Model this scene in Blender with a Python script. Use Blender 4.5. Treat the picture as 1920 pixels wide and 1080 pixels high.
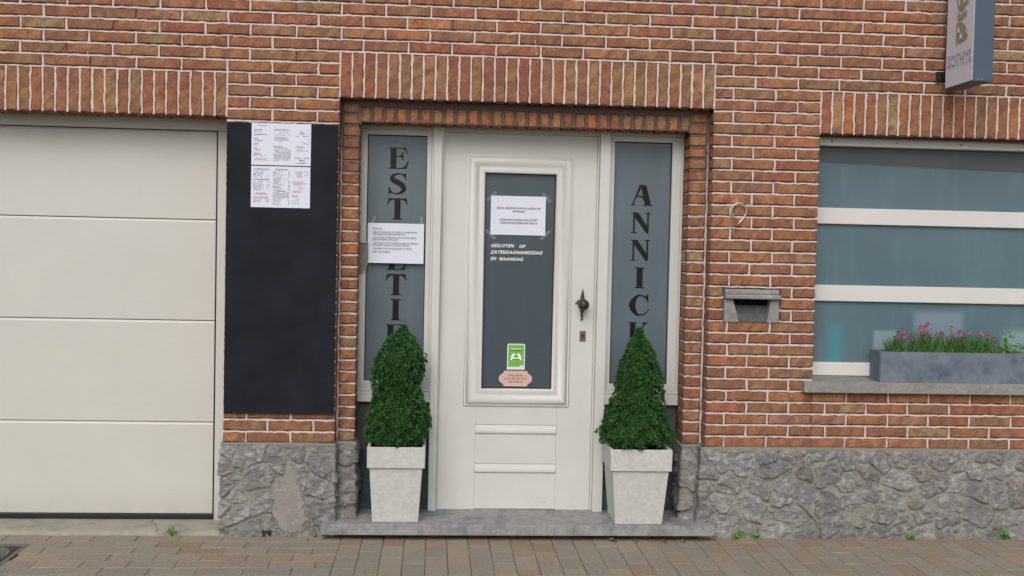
import bpy, bmesh, math, random
import numpy as np
from mathutils import Matrix, Vector
random.seed(7); rng = np.random.default_rng(7)
S = bpy.context.scene
for o in list(bpy.data.objects): bpy.data.objects.remove(o)

# ------------------------------------------------------------------ camera, sky, sun, exposure
cam = bpy.data.cameras.new('camera'); co = bpy.data.objects.new('camera', cam); S.collection.objects.link(co)
cam.sensor_width = 36; cam.lens = 38.4006; cam.clip_start = .05; cam.clip_end = 2000
r_, u_, b_ = (0.9974, -0.06871, 0.02168), (-0.01918, 0.03674, 0.99914), (-0.06944, -0.99696, 0.03533)
co.matrix_world = Matrix(((r_[0], u_[0], b_[0], 0), (r_[1], u_[1], b_[1], -5.75159), (r_[2], u_[2], b_[2], 1.52642), (0, 0, 0, 1)))
S.camera = co
SUN_EL, SUN_AZ = 42, 195            # degrees; azimuth clockwise from north (+y)
w = bpy.data.worlds.new("World"); S.world = w; w.use_nodes = True
nt = w.node_tree; nt.nodes.clear()
out = nt.nodes.new('ShaderNodeOutputWorld'); bg = nt.nodes.new('ShaderNodeBackground')
sky = nt.nodes.new('ShaderNodeTexSky'); sky.sky_type = 'NISHITA'; sky.sun_disc = False
sky.sun_elevation = math.radians(SUN_EL); sky.sun_rotation = math.radians(SUN_AZ); sky.air_density = 1.0; sky.dust_density = 3.0
hs = nt.nodes.new('ShaderNodeHueSaturation'); hs.inputs['Saturation'].default_value = .35
nt.links.new(sky.outputs[0], hs.inputs['Color']); nt.links.new(hs.outputs[0], bg.inputs[0]); nt.links.new(bg.outputs[0], out.inputs[0])
bg.inputs[1].default_value = .11
sl = bpy.data.lights.new('sun', 'SUN'); sl.energy = 1.2; sl.angle = math.radians(45); sl.color = (1, .97, .93)
so = bpy.data.objects.new('sun', sl); S.collection.objects.link(so)
el, az = math.radians(SUN_EL), math.radians(SUN_AZ)
sd = Vector((math.sin(az)*math.cos(el), math.cos(az)*math.cos(el), math.sin(el)))
so.rotation_euler = sd.to_track_quat('Z', 'Y').to_euler()
S.view_settings.view_transform = 'Standard'; S.view_settings.look = 'None'; S.view_settings.gamma = 1
S.view_settings.exposure = 0.28
S.render.engine = 'CYCLES'

# ------------------------------------------------------------------ object helpers
def finish(o, parent=None, label=None, cat=None, group=None, kind=None):
    S.collection.objects.link(o)
    if parent is not None: o.parent = parent
    if label: o['label'] = label
    if cat: o['category'] = cat
    if group: o['group'] = group
    if kind: o['kind'] = kind
    return o
def empty(name, loc, label, cat, group=None):
    o = bpy.data.objects.new(name, None); o.location = loc; o.empty_display_size = .1
    return finish(o, None, label, cat, group)
def fix_parent(o, parent):   # geometry is written in world coordinates; parents may stand elsewhere
    o.parent = parent; o.matrix_parent_inverse = Matrix.Translation(parent_world(parent)).inverted()
def parent_world(p):
    v = Vector(p.location)
    while p.parent: p = p.parent; v = v + Vector(p.location)*0
    return v

class Acc:
    """collects quads / polygons with vertex colour and 'edge' value"""
    def __init__(s): s.v=[]; s.f=[]; s.m=[]; s.c=[]; s.e=[]; s.n=0
    def add(s, V, F, mi=0, col=(1,1,1), edge=0.0):
        V=np.asarray(V,float); k=len(V); s.v.append(V)
        c=np.asarray(col,float); c=np.tile(c,(k,1)) if c.ndim==1 else c; s.c.append(c)
        e=np.full(k,edge) if np.isscalar(edge) else np.asarray(edge,float); s.e.append(e)
        for f in F: s.f.append([i+s.n for i in f]); s.m.append(mi)
        s.n+=k
    def box(s, x0,x1,y0,y1,z0,z1, mi=0, col=(1,1,1)):
        V=[(x,y,z) for x in (x0,x1) for y in (y0,y1) for z in (z0,z1)]
        s.add(V,[(0,1,3,2),(4,6,7,5),(0,4,5,1),(2,3,7,6),(0,2,6,4),(1,5,7,3)],mi,col)
    def build(s, name, mats, parent=None, smooth=True, bevel=0, **k):
        me=bpy.data.meshes.new(name); V=np.concatenate(s.v)
        me.from_pydata(V.tolist(),[],s.f)
        for m in (mats if isinstance(mats,(list,tuple)) else [mats]): me.materials.append(m)
        me.polygons.foreach_set('material_index',s.m); 
        me.polygons.foreach_set('use_smooth',[smooth]*len(s.f))
        a=me.color_attributes.new('Col','FLOAT_COLOR','POINT'); C=np.concatenate(s.c)
        a.data.foreach_set('color',np.hstack([C,np.ones((len(C),1))]).ravel())
        a=me.attributes.new('edge','FLOAT','POINT'); a.data.foreach_set('value',np.concatenate(s.e))
        me.update()
        o=bpy.data.objects.new(name,me)
        if bevel:
            bm=bmesh.new(); bm.from_mesh(me); bmesh.ops.remove_doubles(bm,verts=bm.verts,dist=1e-5)
            bmesh.ops.recalc_face_normals(bm,faces=bm.faces)
            bmesh.ops.bevel(bm,geom=[e for e in bm.edges if len(e.link_faces)==2 and e.calc_face_angle(0)>.4],offset=bevel,segments=2,affect='EDGES',profile=.5,clamp_overlap=True)
            bm.to_mesh(me); bm.free()
            for p in me.polygons: p.use_smooth=False
        finish(o,None,**k)
        if parent is not None: o.parent=parent; o.matrix_parent_inverse=Matrix.Translation(Vector(parent.get('wloc',(0,0,0)))).inverted()
        return o
def E(name, loc, label, cat, group=None):
    o=empty(name,loc,label,cat,group); o['wloc']=list(loc); return o
def boxes(name, L, mat, parent=None, bevel=.0015, **k):
    a=Acc()
    for b in L: a.box(*b)
    return a.build(name,mat,parent,smooth=False,bevel=bevel,**k)

# ------------------------------------------------------------------ materials
def lin(r,g,b): 
    f=lambda c: ((c/255+.055)/1.055)**2.4 if c>10 else c/255/12.92
    return (f(r),f(g),f(b))
def mat(name):
    m=bpy.data.materials.new(name); m.use_nodes=True; t=m.node_tree; t.nodes.clear()
    o=t.nodes.new('ShaderNodeOutputMaterial'); p=t.nodes.new('ShaderNodeBsdfPrincipled'); t.links.new(p.outputs[0],o.inputs[0])
    return m,t,p
def N(t,k,**a):
    n=t.nodes.new(k)
    for x,v in a.items(): setattr(n,x,v)
    return n
def noise(t,scale,detail=3,rough=.6,vec=None,dist=0):
    n=N(t,'ShaderNodeTexNoise'); n.inputs['Scale'].default_value=scale; n.inputs['Detail'].default_value=detail
    n.inputs['Roughness'].default_value=rough; n.inputs['Distortion'].default_value=dist
    if vec is None:
        vec=t.nodes.get('TC') or N(t,'ShaderNodeTexCoord',name='TC'); vec=vec.outputs['Object']
    t.links.new(vec,n.inputs['Vector']); return n.outputs['Fac']
def ramp(t,fac,stops):
    r=N(t,'ShaderNodeValToRGB'); t.links.new(fac,r.inputs[0]); el=r.color_ramp.elements
    while len(el)<len(stops): el.new(.5)
    for e,(p,c) in zip(el,stops):
        e.position=p; e.color=(c,c,c,1) if np.isscalar(c) else (*c,1)
    return r.outputs[0]
def mix(t,fac,a,b,mode='MIX'):
    n=N(t,'ShaderNodeMix',data_type='RGBA',blend_type=mode)
    for s,v in ((n.inputs[0],fac),(n.inputs[6],a),(n.inputs[7],b)):
        if isinstance(v,(int,float)): s.default_value=v
        elif isinstance(v,tuple): s.default_value=(*v,1)
        else: t.links.new(v,s)
    return n.outputs[2]
def math_(t,op,a,b=0.0):
    n=N(t,'ShaderNodeMath',operation=op)
    for s,v in ((n.inputs[0],a),(n.inputs[1],b)):
        if isinstance(v,(int,float)): s.default_value=v
        else: t.links.new(v,s)
    return n.outputs[0]
def scaled(t,sx,sy,sz):
    m=N(t,'ShaderNodeMapping'); m.inputs['Scale'].default_value=(sx,sy,sz)
    tc=t.nodes.get('TC') or N(t,'ShaderNodeTexCoord',name='TC'); t.links.new(tc.outputs['Object'],m.inputs[0]); return m.outputs[0]
def attr(t,name,out='Color'):
    a=N(t,'ShaderNodeAttribute',attribute_name=name); return a.outputs[out]
def bump(t,p,h,strength=.5,dist=.002):
    b=N(t,'ShaderNodeBump'); b.inputs['Strength'].default_value=strength; b.inputs['Distance'].default_value=dist
    t.links.new(h,b.inputs['Height']); t.links.new(b.outputs[0],p.inputs['Normal'])
def base(t,p,c,rough=.6,spec=.5):
    if isinstance(c,tuple): p.inputs['Base Color'].default_value=(*c,1)
    else: t.links.new(c,p.inputs['Base Color'])
    if isinstance(rough,(int,float)): p.inputs['Roughness'].default_value=rough
    else: t.links.new(rough,p.inputs['Roughness'])
    p.inputs['Specular IOR Level'].default_value=spec

def m_brick():
    m,t,p=mat('brick'); col=attr(t,'Col'); e=attr(t,'edge','Fac')
    n1=noise(t,22,4,.65); n2=noise(t,70,4,.7); n3=noise(t,9,2)
    c=mix(t,ramp(t,n1,[(.40,0),(.60,.9)]),col,mix(t,.55,col,(.36,.235,.115)))
    c=mix(t,ramp(t,noise(t,19,5,.7,dist=.8),[(.50,0),(.62,.75)]),c,(.29,.105,.062))
    ef=math_(t,'ADD',math_(t,'MULTIPLY',e,1.15),math_(t,'MULTIPLY',math_(t,'SUBTRACT',n2,.5),1.6))
    c=mix(t,ramp(t,ef,[(.28,0),(.85,.75)]),c,(.20,.070,.052))
    c=mix(t,ramp(t,noise(t,130,4,.75),[(.32,.8),(.41,0)]),c,(.07,.035,.025))
    c=mix(t,ramp(t,noise(t,190,3,.6),[(.60,0),(.72,.5)]),c,(.48,.34,.22))
    c=mix(t,ramp(t,noise(t,1.3,3,.6),[(.35,.22),(.6,0)]),c,(.10,.07,.05))
    tcz=t.nodes['TC']; spz=N(t,'ShaderNodeSeparateXYZ'); t.links.new(tcz.outputs['Object'],spz.inputs[0])
    c=mix(t,math_(t,'MULTIPLY',ramp(t,spz.outputs[2],[(.5,.55),(.8,0)]),ramp(t,noise(t,6,4,.7),[(.45,0),(.7,1)])),c,(.13,.09,.065))
    base(t,p,c,.9,.25)
    h=math_(t,'ADD',n2,math_(t,'MULTIPLY',noise(t,260,4,.7),.6)); bump(t,p,h,.9,.007); return m
def m_simple(name,c,rough=.6,spec=.5,var=.12,nscale=40,bs=.2,bd=.001,fine=300,stain=None,metal=0):
    m,t,p=mat(name); n=noise(t,nscale,4,.6)
    d=tuple(x*(1-var) for x in c); l=tuple(min(1,x*(1+var)) for x in c)
    cc=mix(t,ramp(t,n,[(.3,0),(.7,1)]),d,l)
    if stain: 
        f,scale,lo,hi,amt=stain
        cc=mix(t,ramp(t,noise(t,scale,5,.65,dist=.5),[(lo,0),(hi,amt)]),cc,f)
    base(t,p,cc,rough,spec); p.inputs['Metallic'].default_value=metal
    if bs: bump(t,p,noise(t,fine,3,.6),bs,bd)
    return m
def m_attr(name,rough=.9,spec=.2,bs=.6,bd=.003,fine=220,speck=None):
    m,t,p=mat(name); c=attr(t,'Col'); n=noise(t,fine*.3,4,.7)
    c=mix(t,ramp(t,n,[(.3,.30),(.6,0)]),c,mix(t,.6,c,(.04,.035,.03)))
    if speck: c=mix(t,ramp(t,noise(t,speck[0],2,.5),[(speck[1],0),(speck[2],speck[3])]),c,speck[4])
    base(t,p,c,rough,spec); bump(t,p,math_(t,'ADD',n,noise(t,fine,3,.7)),bs,bd); return m

M={}
M['brick']=m_brick()
M['pointing']=m_attr('white_pointing',.85,.3,.5,.002,300)
M['mortar']=m_simple('dark_mortar',(.115,.085,.07),.95,.1,.35,60,.6,.003,200)
M['stone']=m_attr('rubble_stone',.9,.25,1.0,.006,150,speck=(520,.66,.74,.6,(.55,.55,.54)))
M['paint']=m_simple('cream_paint',(.56,.555,.505),.42,.4,.025,3,.08,.0008,180,stain=((.42,.41,.36),9,.62,.8,.35))
M['pvc']=m_simple('frame_paint',(.52,.525,.495),.4,.4,.03,6,.05,.0006,200)
def m_door():
    m,t,p=mat('painted_door'); c=mix(t,ramp(t,noise(t,5,4,.6),[(.35,0),(.7,1)]),(.55,.55,.518),(.585,.585,.55))
    tc=t.nodes['TC']; sp=N(t,'ShaderNodeSeparateXYZ'); t.links.new(tc.outputs['Object'],sp.inputs[0])
    low=ramp(t,sp.outputs[2],[(.10,1),(.30,0)])
    chips=math_(t,'MULTIPLY',ramp(t,noise(t,scaled(t,22,22,60),3,.6) if False else noise(t,38,4,.7,vec=scaled(t,1,1,2.4)),[(.665,0),(.69,1)]),low)
    c=mix(t,chips,c,(.16,.14,.12))
    base(t,p,c,.38,.4); bump(t,p,math_(t,'SUBTRACT',noise(t,90,3,.6),math_(t,'MULTIPLY',chips,2.0)),.12,.001); return m
M['door']=m_door()
def m_garage():
    m,t,p=mat('garage_panel'); c=mix(t,ramp(t,noise(t,3,3),[(.3,0),(.7,1)]),(.535,.522,.482),(.56,.547,.507))
    n=noise(t,70,4,.65,vec=scaled(t,.18,1,3)); c=mix(t,.17,c,mix(t,n,(.35,.34,.3),(.7,.68,.62)))
    tc=t.nodes['TC']; sp=N(t,'ShaderNodeSeparateXYZ'); t.links.new(tc.outputs['Object'],sp.inputs[0])
    c=mix(t,math_(t,'MULTIPLY',ramp(t,sp.outputs[2],[(.06,.55),(.22,0)]),noise(t,9,5,.7,vec=scaled(t,1,1,.5))),c,(.30,.28,.22))
    c=mix(t,ramp(t,noise(t,5,5,.7,vec=scaled(t,2.2,1,.35)),[(.60,0),(.78,.22)]),c,(.40,.39,.34))
    base(t,p,c,.45,.4); bump(t,p,n,.3,.0015); return m
M['garage']=m_garage()
M['white_alu']=m_simple('white_aluminium',(.62,.60,.57),.4,.4,.02,4,.04,.0005,200)
M['rail_grey']=m_simple('grey_rail',(.52,.52,.51),.5,.4,.05,8,.05,.0005,200)
M['rubber']=m_simple('black_rubber',(.012,.013,.02),.5,.4,.2,30,0)
M['gasket']=m_simple('gasket',(.015,.013,.012),.6,.3,.2,30,0)
M['dark']=m_simple('dark_void',(.008,.008,.009),.9,.1,.2,30,0)
def m_film(name,c,refl=.6,rough=.12,weave=False,patches=None):
    m,t,p=mat(name); cc=mix(t,ramp(t,noise(t,2.2,3,.5),[(.3,0),(.7,1)]),tuple(x*.89 for x in c),tuple(x*1.10 for x in c))
    cc=mix(t,ramp(t,noise(t,7,3,.6,vec=scaled(t,1.6,1,.25)),[(.5,0),(.72,.28)]),cc,tuple(x*1.5 for x in c))  # pale vertical streaks: soft reflections painted into the pane colour
    if weave:
        n=noise(t,60,2,.5,vec=scaled(t,.3,1,8)); cc=mix(t,.5,cc,mix(t,n,tuple(x*.72 for x in c),tuple(x*1.3 for x in c)))
    if patches:
        tc=t.nodes['TC']; sp=N(t,'ShaderNodeSeparateXYZ'); t.links.new(tc.outputs['Object'],sp.inputs[0]); X_,Z_=sp.outputs[0],sp.outputs[2]
        for x0,x1,z0,z1,s,pc,a in patches:
            f=None
            for ax,lo,hi in ((X_,x0,x1),(Z_,z0,z1)):
                for v,sg in ((lo,1),(hi,-1)):
                    g=N(t,'ShaderNodeMapRange',interpolation_type='SMOOTHSTEP'); t.links.new(ax,g.inputs[0])
                    g.inputs[1].default_value=v-s; g.inputs[2].default_value=v+s; g.inputs[3].default_value=0 if sg>0 else 1; g.inputs[4].default_value=1 if sg>0 else 0
                    f=g.outputs[0] if f is None else math_(t,'MULTIPLY',f,g.outputs[0])
            cc=mix(t,math_(t,'MULTIPLY',f,a),cc,pc)
    base(t,p,cc,.75,.2); p.inputs['Coat Weight'].default_value=refl; p.inputs['Coat Roughness'].default_value=rough
    bump_c=N(t,'ShaderNodeBump'); bump_c.inputs['Strength'].default_value=.03; bump_c.inputs['Distance'].default_value=.002
    t.links.new(noise(t,5,2),bump_c.inputs['Height']); t.links.new(bump_c.outputs[0],p.inputs['Coat Normal'])
    return m
M['film']=m_film('frosted_film',(.094,.126,.148),.7,.1)
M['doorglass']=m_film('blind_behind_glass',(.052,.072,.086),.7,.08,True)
M['winfilm']=m_film('frosted_window',(.090,.146,.174),.7,.1,False,
    [(2.17,2.25,.93,1.15,.03,(.05,.24,.29),.75),(2.43,2.56,.90,1.12,.012,(.22,.32,.35),.8),(2.66,2.94,.90,1.23,.025,(.20,.26,.34),.75),(3.17,3.4,.90,1.13,.03,(.24,.32,.34),.8)])
M['reflection']=m_film('dark_reflection',(.062,.072,.073),.8,.08)  # dark tone for the reflection painted along the window top
M['vinyl']=m_simple('dark_cutout',(.009,.007,.006),.3,.25,.4,12,0)
M['slate']=m_simple('slate_panel',(.075,.077,.082),.8,.3,.3,25,.5,.001,250,stain=((.12,.12,.12),60,.55,.75,.5))
M['bluestone']=m_simple('bluestone',(.27,.268,.262),.75,.35,.22,30,.5,.0015,140,stain=((.14,.14,.145),9,.48,.66,.75))
M['sill']=m_simple('sill_stone',(.25,.24,.228),.8,.35,.2,45,.5,.0015,140,stain=((.15,.14,.135),8,.5,.72,.6))
M['concrete']=m_simple('apron_concrete',(.30,.28,.225),.9,.2,.12,12,.6,.002,120,stain=((.16,.155,.12),7,.52,.7,.7))
M['board']=m_simple('dark_board',(.011,.014,.019),.7,.15,.25,6,.15,.0005,400,stain=((.05,.055,.06),55,.70,.76,.5))
M['paper']=m_simple('paper',(.66,.68,.78),.7,.2,.02,8,.03,.0005,90)
M['ink']=m_simple('ink',(.04,.04,.045),.8,.1,0,10,0)
M['inkgrey']=m_simple('grey_ink',(.30,.30,.32),.8,.1,0,10,0)
M['inkmid']=m_simple('mid_ink',(.14,.14,.155),.8,.1,0,10,0)
M['inkred']=m_simple('red_ink',(.60,.22,.20),.8,.1,0,10,0)
M['whitevinyl']=m_simple('white_vinyl',(.8,.8,.8),.5,.3,0,10,0)
def m_tape():
    m,t,p=mat('clear_tape'); base(t,p,(.5,.53,.56),.2,.5); p.inputs['Alpha'].default_value=.13; return m
M['tape']=m_tape()
M['green']=m_simple('green_print',(.16,.42,.055),.5,.3,.03,10,0)
M['greendark']=m_simple('dark_green_print',(.04,.13,.02),.5,.3,.03,10,0)
M['pink']=m_simple('pink_print',(.60,.40,.34),.6,.3,.04,30,0,stain=((.62,.2,.17),14,.55,.7,.35))
M['bronze']=m_simple('aged_bronze',(.045,.037,.028),.5,.5,.5,120,.8,.002,150,stain=((.13,.11,.09),90,.52,.68,.8),metal=.5)
M['iron']=m_simple('green_iron',(.05,.055,.045),.6,.4,.3,90,.5,.001,200)
M['plate']=m_simple('worn_brass_plate',(.14,.105,.075),.5,.4,.4,90,.5,.001,200,metal=.3)
M['steel']=m_simple('brushed_steel',(.55,.54,.52),.35,.5,.1,60,.1,.0005,300,metal=.8)
M['foil']=m_simple('grey_foil',(.20,.18,.165),.45,.4,.2,20,.2,.001,100)
M['foilwhite']=m_simple('foil_back',(.6,.6,.6),.4,.4,.1,20,.1,.001,100)
M['potwhite']=m_simple('white_concrete_pot',(.50,.495,.475),.85,.25,.09,40,.7,.003,70,stain=((.39,.39,.37),16,.5,.72,.5))
M['soil']=m_simple('soil',(.02,.014,.01),.95,.1,.4,60,.8,.004,120)
M['trough']=m_simple('blue_grey_fibre_cement',(.115,.140,.175),.7,.3,.35,12,.4,.0015,120,stain=((.175,.20,.24),9,.42,.66,.7))
def m_leaf(name,rough=.65):
    m,t,p=mat(name); c=attr(t,'Col'); c=mix(t,.25,c,mix(t,noise(t,60,2),(.01,.03,.01),(.10,.2,.04)))
    base(t,p,c,rough,.18); return m
M['leaf']=m_leaf('leaf'); M['petal']=m_leaf('petal',.6); M['bark']=m_simple('bark',(.06,.04,.025),.9,.2,.3,60,.8,.003,90)
M['signface']=m_simple('sign_face',(.60,.60,.66),.35,.4,.03,6,0); M['signside']=m_simple('sign_side',(.065,.095,.13),.45,.4,.05,6,0)
M['gold']=m_simple('grey_gold',(.30,.285,.21),.4,.4,.15,60,0,metal=.2); M['signgrey']=m_simple('sign_grey',(.36,.36,.40),.4,.4,.05,20,0)
M['castiron']=m_simple('cast_iron',(.115,.105,.09),.6,.4,.3,60,.6,.002,120)
M['deadleaf']=m_attr('dead_leaf',.8,.2,.5,.002,100)
M['paver']=m_attr('concrete_paver',.92,.2,.8,.004,160,speck=(150,.60,.70,.7,(.50,.45,.37)))
M['sand']=m_simple('joint_sand',(.06,.053,.042),.95,.1,.4,60,.6,.003,150)
M['asphalt']=m_simple('asphalt',(.05,.05,.05),.9,.3,.2,20,.6,.003,150)

# ------------------------------------------------------------------ brickwork
PIT,Z0,CO=.2308,.484,.0621
zk=lambda k: Z0+CO*k
PAL=[(lin(*c),n) for c,n in (((172,112,72),6),((164,106,70),5),((156,100,70),5),((154,116,76),4),((142,114,80),3),((162,94,66),3),((152,82,60),2),((176,104,60),2),((165,140,100),1),((164,114,90),2),((146,102,76),3))]
PW=[c for c,n in PAL for _ in range(n)]
def bcol():
    c=np.array(random.choice(PW)); return np.clip(c*random.uniform(.84,1.14)*np.array((1.18,1.25,1.25))+rng.normal(0,.005,3),.02,1)
def brick(a,fr,u0,u1,v0,v1,col,depth=.012,rag=1.0,su=.028):
    O,U,V,Nn=[np.asarray(x,float) for x in fr]; e=.006
    nu=max(1,int(round((u1-u0-2*e)/su))); nv=max(1,int(round((v1-v0-2*e)/su)))
    us=np.concatenate([[u0],np.linspace(u0+e,u1-e,nu+1),[u1]]); vs=np.concatenate([[v0],np.linspace(v0+e,v1-e,nv+1),[v1]])
    UU,VV=np.meshgrid(us,vs,indexing='ij'); n,m=UU.shape
    D=rng.normal(0,.0013,(n,m)); ed=np.zeros((n,m))
    D[0,:]-=.003;D[-1,:]-=.003;D[:,0]-=.0045;D[:,-1]-=.003
    ed[0,:]=ed[-1,:]=ed[:,0]=ed[:,-1]=1; 
    for i,j in ((0,0),(0,-1),(-1,0),(-1,-1)): D[i,j]-=.003
    ed[1,1:-1]=np.maximum(ed[1,1:-1],rng.uniform(.1,.7,m-2)); ed[-2,1:-1]=np.maximum(ed[-2,1:-1],rng.uniform(.1,.7,m-2))
    ed[1:-1,1]=np.maximum(ed[1:-1,1],rng.uniform(.15,.8,n-2)); ed[1:-1,-2]=np.maximum(ed[1:-1,-2],rng.uniform(.1,.7,n-2))
    UU=UU.copy(); VV=VV.copy()
    UU[0,:]+=rng.uniform(-.001,.0025,m)*rag; UU[-1,:]-=rng.uniform(-.001,.0025,m)*rag
    VV[:,0]+=np.abs(rng.normal(.0005,.0030,n))*rag; VV[:,-1]-=rng.uniform(-.001,.002,n)*rag
    P=O+UU[...,None]*U+VV[...,None]*V+D[...,None]*Nn
    idx=np.arange(n*m).reshape(n,m); F=[]
    flip=np.dot(np.cross(U,V),Nn)<0
    for i in range(n-1):
        for j in range(m-1):
            q=[idx[i,j],idx[i+1,j],idx[i+1,j+1],idx[i,j+1]]; F.append(q[::-1] if flip else q)
    ring=list(idx[:,0])+list(idx[-1,1:])+list(idx[:-1,-1][::-1])+list(idx[0,1:-1][::-1])
    Pf=P.reshape(-1,3); R=Pf[ring]; dn=((R-O)@Nn)[:,None]; B=R-(dn+depth)*Nn
    k=n*m; L=len(ring)
    for i in range(L):
        q=[ring[i],k+i,k+(i+1)%L,ring[(i+1)%L]]; F.append(q[::-1] if flip else q)
    a.add(np.vstack([Pf,B]),F,0,col,np.concatenate([ed.ravel(),np.ones(L)*1.2]))
def bead(a,fr,p0,p1,width,front=-.0015,horiz=True,colf=None,depth=.012,skip=.0):
    """pointing strip; p0,p1=(u,v)"""
    O,U,V,Nn=[np.asarray(x,float) for x in fr]; p0=np.array(p0,float);p1=np.array(p1,float); L=np.linalg.norm(p1-p0)
    if L<.004: return
    n=max(2,int(L/.022)+1); d=(p1-p0)/L; q=np.array([-d[1],d[0]])
    tt=np.linspace(0,1,n); c=p0+np.outer(tt,p1-p0); wob=rng.normal(0,.0008,n); w1=width*.5+rng.normal(0,.0011,n)+.0008*math.sin(p0[0]*9+p0[1]*31); w2=width*.5+rng.normal(0,.0011,n)
    fr_=front+rng.normal(0,.0005,n); rows=[]
    for s_,w_,dd in ((1,w1+.001,None),(1,w1,fr_),(-1,w2,fr_),(-1,w2+.001,None)):
        pp=c+np.outer(wob+s_*w_,q); h=fr_ if dd is not None else np.full(n,-depth)
        rows.append(O+pp[:,:1]*U+pp[:,1:]*V+h[:,None]*Nn)
    Vv=np.concatenate(rows); F=[]; flip=np.dot(np.cross(U,V),Nn)>0
    for r in range(3):
        for i in range(n-1):
            if skip and random.random()<skip: continue
            f=[r*n+i,r*n+i+1,(r+1)*n+i+1,(r+1)*n+i]; F.append(f if not flip else f[::-1])
    F+= [[0,n,2*n,3*n],[n-1,4*n-1,3*n-1,2*n-1]]
    C=np.array([colf(O+x[0]*U+x[1]*V) if colf else WHT for x in np.tile(c,(4,1))])
    a.add(Vv,F,1,np.clip(C*rng.uniform(.92,1.06,(len(C),1)),0,1),0)
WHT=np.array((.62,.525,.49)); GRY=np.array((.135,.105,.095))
def joints(u0,u1,k,shift=0.0,half=True):
    ph=(-1.093 if k%2 else -.977)+shift
    j=[]; n=math.ceil((u0-ph)/PIT-1e-6)
    while ph+n*PIT<u1-1e-6:
        x=ph+n*PIT
        if x>u0+.03 and x<u1-.03: j.append(x+random.uniform(-.004,.004))
        n+=1
    return j
FR=((0,0,0),(1,0,0),(0,0,1),(0,-1,0))
JW=.0055
def zone(a,u0,u1,k0,k1,shift=0.0,top=True,corner=None,skipbox=None):
    for k in range(k0,k1):
        js=[u0]+joints(u0,u1,k,shift)+[u1]
        segs=list(zip(js[:-1],js[1:]))
        if skipbox and zk(k)+.01<skipbox[3] and zk(k+1)-.01>skipbox[2]:
            ns=[]
            for s,e in segs:
                if e<=skipbox[0] or s>=skipbox[1]: ns.append((s,e))
                else:
                    if skipbox[0]-s>.02: ns.append((s,skipbox[0]))
                    if e-skipbox[1]>.02: ns.append((skipbox[1],e))
            segs=ns
        dz=random.uniform(-.0012,.0012); fl=0
        for s,e in segs:
            c=bcol()
            if corner is not None and (s==u0 or e==u1): corner[(round(s if s==u0 else e,3),k)]=c
            l=s+(0.0 if s==u0 else JW); r=e-(0.0 if e==u1 else JW)
            l-=fl*JW; fl=0
            if random.random()<.04 and e-s>.2 and e!=u1: r=e; fl=1
            brick(a,FR,l,r,zk(k)+JW+.0006+dz,zk(k+1)-JW+.0005+dz,c)
            if e!=u1 and e==[x for x in js if abs(x-e)<1e-9][0:1][0] if [x for x in js if abs(x-e)<1e-9] else False:
                if r<e-.003: bead(a,FR,(e,zk(k)+.004),(e,zk(k+1)-.004),.0092)
        z=zk(k)
        if skipbox and z>skipbox[2] and z<skipbox[3]:
            bead(a,FR,(u0,z),(skipbox[0],z),.007); bead(a,FR,(skipbox[1],z),(u1,z),.007)
        elif not (k==0): bead(a,FR,(u0,z-.0006+dz*.5),(u1,z-.0006),.0080)
    if top: bead(a,FR,(u0,zk(k1)),(u1,zk(k1)),.007)
wall=Acc(); cor={}
XL,XR=-4.2,5.0
DL,DR,GL,GR,WL,WR=-.5166,1.4586,-3.5,-1.093,2.0378,4.3
zone(wall,XL,XR,33,50)
zone(wall,XL,DL,31,33,top=False); zone(wall,DR,XR,31,33,top=False)
zone(wall,GR,DL,0,31,corner=cor,top=False); zone(wall,XL,GL,0,31,top=False,corner=cor)
zone(wall,DR,WL,0,31,corner=cor,top=False,skipbox=(1.536,1.844,1.16,1.345)); zone(wall,WL,WR,0,5,shift=-.025,top=False); zone(wall,WR,XR,0,31,top=False,corner=cor)
# recessed jambs around the entrance (y=.08)
Y1=.08
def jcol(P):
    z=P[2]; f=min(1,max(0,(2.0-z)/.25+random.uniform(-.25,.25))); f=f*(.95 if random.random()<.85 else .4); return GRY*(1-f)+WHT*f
FRJ=((0,Y1,0),(1,0,0),(0,0,1),(0,-1,0)); JL,JR=-.417,1.353
JAMB={}
for (a0,a1) in ((DL,JL),(JR,DR)):
    for k in range(0,29):
        c=bcol(); JAMB[(a0,k)]=c
        l=a0+(.012 if a0==DL else 0); r=a1-(.016 if a1==DR else 0)
        if k>=27 and a0==DL: r-=.006
        brick(wall,FRJ,l,r,zk(k)+.006,zk(k+1)-.006,c,rag=1.3)
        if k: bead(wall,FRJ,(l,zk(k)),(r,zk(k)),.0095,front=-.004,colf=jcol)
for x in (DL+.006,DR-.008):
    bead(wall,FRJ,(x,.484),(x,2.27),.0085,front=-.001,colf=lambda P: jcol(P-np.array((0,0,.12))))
n=28; p=(JR-JL)/n; HC=[]
for i in range(n):
    c=bcol()*np.array((1.0,.9,.85)) if random.random()<.6 else bcol(); HC.append(c)
    z1=2.262+random.uniform(-.006,.004)
    brick(wall,FRJ,JL+i*p+.007,JL+(i+1)*p-.007,2.180,z1,c,rag=2.0,su=.02)
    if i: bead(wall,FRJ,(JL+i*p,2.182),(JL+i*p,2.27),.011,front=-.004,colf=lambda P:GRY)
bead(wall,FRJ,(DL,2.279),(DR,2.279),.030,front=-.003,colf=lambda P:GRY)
for x in (JL,JR): bead(wall,FRJ,(x,2.17),(x,2.27),.012,front=-.003,colf=lambda P:GRY)
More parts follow.
